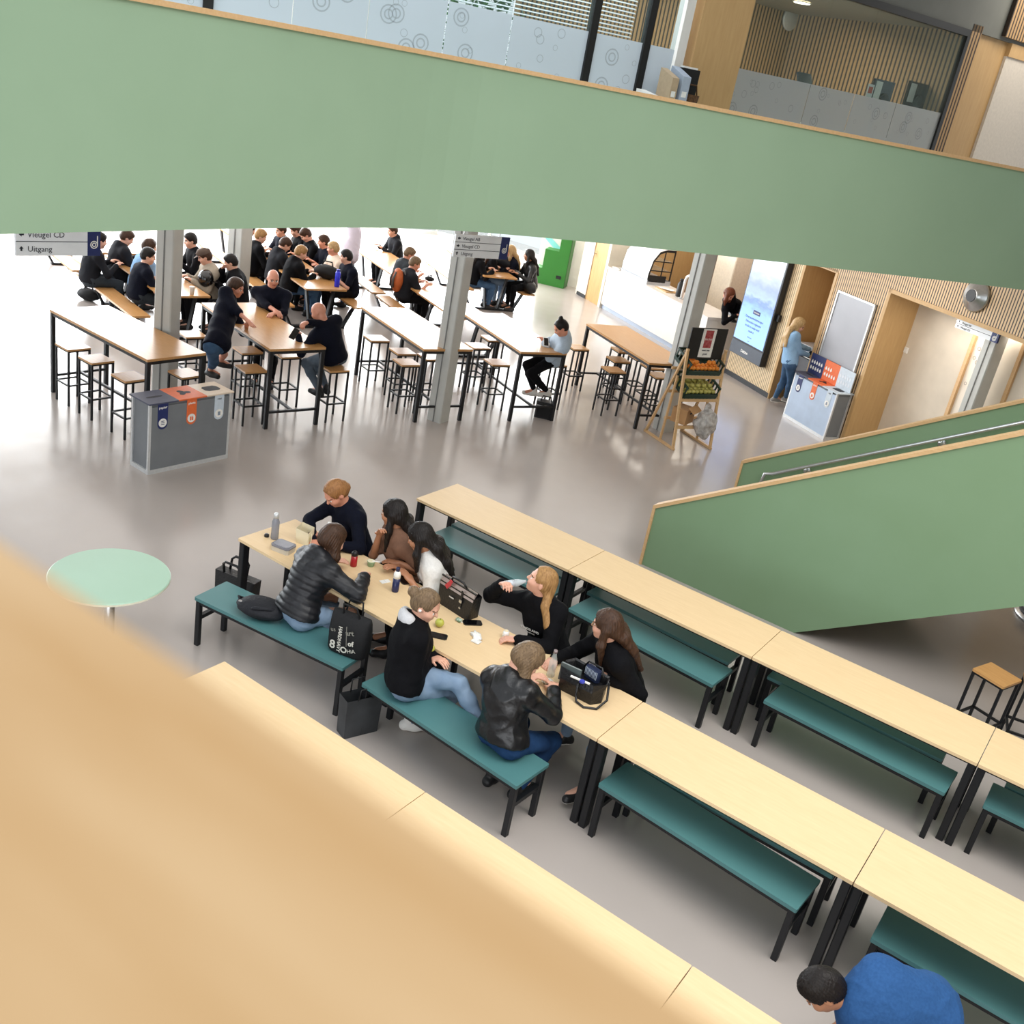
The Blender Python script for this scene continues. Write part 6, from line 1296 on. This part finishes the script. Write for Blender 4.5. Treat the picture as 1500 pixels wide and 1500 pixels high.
crowd('dark haired person in black jacket farthest along the bench by the column', 366, 336, N2, 'black', 'darkpants', ('short', 'dark'))
crowd('person in navy T-shirt with dark hair facing the black sports bag', 507, 376, 248, 'navy', 'darkpants', ('short', 'dark'), sleeve='short', look=(220, 10))
crowd('blond person in cream T-shirt beside the one in navy T-shirt', 488, 364, 248, 'cream', 'jean_mid', ('short', 'lightblonde'), 'pink', sleeve='short', look=(215, 12))
crowd('person in navy shirt with arms on the picnic table, third on the far bench', 474, 354, 248, 'navy', 'darkpants', ('short', 'brown'), 'pink', sleeve='short', look=(230, 12))
crowd('person in black jacket with white collar looking down, fourth on the far bench', 448, 344, 248, 'black', 'darkpants', ('short', 'brown'), look=(235, 45))
crowd('person in black at the far end of the picnic table, face lowered', 433, 337, 248, 'black', 'darkpants', ('short', 'brown'), look=(235, 30))
crowd('person in navy polo at the very back of the picnic table', 411, 337, 260, 'navy', 'darkpants', ('short', 'brown'), sleeve='short')
person('standing person in pale lilac shirt behind the picnic tables, head hidden by the gallery', A(512, 376, .95), A(517, 318, 1.58), 200, 'lilac', 'jean_mid', ('short', 'brown'), 'fair', stand=True, fem=False, hands=('down', 'down'), hem=.25, inflate=.026)
crowd('person in grey hoodie at the far glaring table, top cut by the gallery', 575, 338, 243, 'charcoal', 'darkpants', ('short', 'brown'), hood=True)
P = crowd('person in dark grey T-shirt wearing an orange backpack', 608, 386, N3, 'charcoal', 'darkpants', ('short', 'ash'), 'pink', sleeve='short', look=(50, 20), inflate=.024)
bpw = P['nb'] - P['sp'] * .20 - P['tf'] * .19
t = thing('backpack', 'orange and grey backpack on the back of the person in dark grey', 'backpack', tuple(bpw - np.array([0, 0, .22])), math.radians(N3)); ORB = mat('orange_nylon', '#c4632c', .6, col2='#9c4a1e', scale=12); GRB = mat('grey_nylon', '#5a5654', .7)
blob('pack_body', lump(.10, .15, .22, .015, 5, 1), ORB, t, 24, 16); b = MB(); b.tube([(-.105, -.06, .10), (-.115, -.06, .25), (-.06, -.05, .38)], .022, 8); b.tube([(-.105, .06, .10), (-.115, .06, .25), (-.06, .05, .38)], .022, 8); b.build('grey_stripe', GRB, t, True); b = MB(); b.tube([(.05, -.1, .05), (.15, -.12, .25), (.07, -.09, .42)], .016, 8); b.build('shoulder_strap', GRB, t, True)
crowd('person in dark T-shirt beside the one with the orange backpack', 600, 372, N3, 'slate', 'darkpants', ('short', 'ash'), 'pink', sleeve='short', look=(50, 25), inflate=.02)
crowd('person in black seated with back to us, head behind the column sign', 708, 369, N4, 'black', 'jean_mid', ('long', 'dark'), fem=True, inflate=.024)
crowd('person in black jacket beyond the column sign holding a hand to the face', 728, 366, N4 - 10, 'black', 'jean_light', ('long', 'brown'), fem=True)
crowd('blonde person in dark jacket facing the column sign across the table', 748, 368, 238, 'navy', 'jean_light', ('long', 'lightblonde'), fem=True, look=(215, 10))
crowd('person with long black hair in leather jacket at the end of the far bench', 775, 374, 238, 'leather', 'darkpants', ('long', 'dark'), 'tan', fem=True, look=(205, 8), z=1.18)
P = person('person with dark bun and pale denim shirt reading a phone on a bar stool', A(811, 522, .83), A(822, 480, 1.42), 232, 'denim_pale', 'darkpants', ('topbun', 'dark'), 'pink', hands=(A(797, 501, 1.11), A(803, 498, 1.12)), look=(228, 38), vox=.013, feet=(A(802, 574, .30), A(782, 572, .28)), knee=((-.6, -.8, .3), (-.6, -.8, .5)), shoe='white', inflate=.024, curl=(.9, .9))
t = thing('smartphone', 'white phone in the hands of the person in pale denim shirt', 'phone', tuple(A(800, 501, 1.13)), .8); t.rotation_euler = (.7, 0, .8); lbox(t, 'casing', (0, 0, 0), (.075, .15, .01), PAPER); lbox(t, 'display', (0, -.0, .0055), (.066, .135, .001), SCREEN)
q = cw(4.05, 1.05, 0)
person('red haired person in black working behind the counter beside the screen', (q.x, q.y, .95), A(1068, 431, 1.46), 5, 'black', 'darkpants', ('bob', 'red'), 'pink', hands=(A(1088, 462, 1.12), A(1078, 462, 1.10)), look=(0, 40), stand=True, vox=.013, hem=.25)
person('person with long blonde hair in blue sweater and jeans standing at the alcove', A(1157, 530, .92), A(1170, 476, 1.53), 35, 'knit_blue', 'jean_mid', ('long', 'lightblonde'), 'fair', hands=(A(1186, 512, 1.08), A(1184, 520, 1.06)), look=(20, 25), stand=True, vox=.012, feet=(A(1134, 586, .085), A(1150, 590, .085)), shoe='grey', hem=.1)
pr = thing('copier', 'grey multifunction copier inside the timber alcove', 'copier', tuple(wl(1.85, .48, 0)), WRZ); lbox(pr, 'cabinet', (.02, 0, .45), (.62, .5, .9), mat('copier_grey', '#5e6065', .5)); lbox(pr, 'scanner', (.02, 0, 1.05), (.6, .5, .16), mat('copier_light', '#c9ccd2', .4)); lbox(pr, 'paper_tray', (-.05, -.05, .93), (.4, .38, .03), PAPER); b = MB(); b.box((.2, -.3, 1.02), (.22, .02, .14), R=Matrix.Rotation(-.8, 3, 'X')); b.build('touch_panel', SCREEN, pr)
# ------------------------------------------------------------------ light
w = bpy.data.worlds.new('daylight'); sc.world = w; w.use_nodes = True
bg = w.node_tree.nodes['Background']; bg.inputs[0].default_value = (.90, .95, 1, 1); bg.inputs[1].default_value = .88
def area(name, loc, target, sx, sy, power, col=(1, 1, 1), spread=180):
    l = bpy.data.lights.new(name, 'AREA'); l.shape = 'RECTANGLE'; l.size = sx; l.size_y = sy; l.energy = power; l.color = col; l.spread = math.radians(spread)
    o = bpy.data.objects.new(name, l); C.objects.link(o); o.location = loc
    o.rotation_euler = (Vector(target) - Vector(loc)).to_track_quat('-Z', 'Y').to_euler(); return o
area('window_daylight', (-14.2, 5, 2.4), (-5, 4, .4), 18, 2.6, 2300, (.92, .96, 1))
area('window_daylight', (-11, 16, 2.2), (-5, 5, .4), 8, 2.2, 1000, (.95, .97, 1))
area('overhead_light', (6.5, -2.5, 8.5), (4.5, -1.5, 0), 6, 5, 180, (1, .96, .90), 120)
area('under_gallery_fill', (-3.0, 8.5, 3.25), (-3.0, 8.5, 0), 5, 4, 60, (1, .95, .88))  # three added fill lights under the gallery, no real panels there
area('under_gallery_fill', (-6.5, 3.0, 3.25), (-6.5, 3, 0), 5, 5, 60, (1, .97, .95))
area('under_gallery_fill', (1.5, 8.0, 3.25), (2.0, 9.5, 0), 2, 2, 30, (1, .93, .85))
area('counter_light', tuple(cw(1.8, 1.2, 3.2)), tuple(cw(1.8, 1.2, 0)), 3, 1, 50, (1, .93, .82))
p = wl(5.0, .3, 2.48); area('corridor_light', tuple(p), (p.x, p.y, 0), 1.6, .4, 12, (1, .92, .82))

area('south_fill', (6.5, -11.5, 2.4), (-2, 3, 1.2), 9, 3.2, 165, (.95, .97, 1), 120)  # added low fill for column and sign fronts, no window known there
area('overhead_light', (2.5, -5.5, 8.3), (-.4, -1.5, 4), 3, 3, 70, (.96, .98, 1))  # added fill that brightens the left end of the gallery band
def gpt(s, off, z): P = G0 + GE * s + np.array([-GE[1], GE[0]]) * off; return (P[0], P[1], z)
area('office_light', gpt(2.6, 1.8, 6.36), gpt(2.6, 2.2, 3.6), 4, 1.5, 130, (1, .9, .74))
area('room_light', hp_(t1 - 2.0, .55, 6.3), hp_(t1 - 2.0, .9, 3.6), 7, .6, 90, (.93, .97, 1))
area('landing_light', gpt(7.2, -1.2, 7.6), gpt(7.4, 0, 5.0), 2, 1, 45, (1, .93, .82))
area('overhead_light', (8.0, -1.5, 6.5), (6.2, -1.5, .7), 3, 3, 70, (1, .97, .92))  # added fill that brightens the tables at lower right
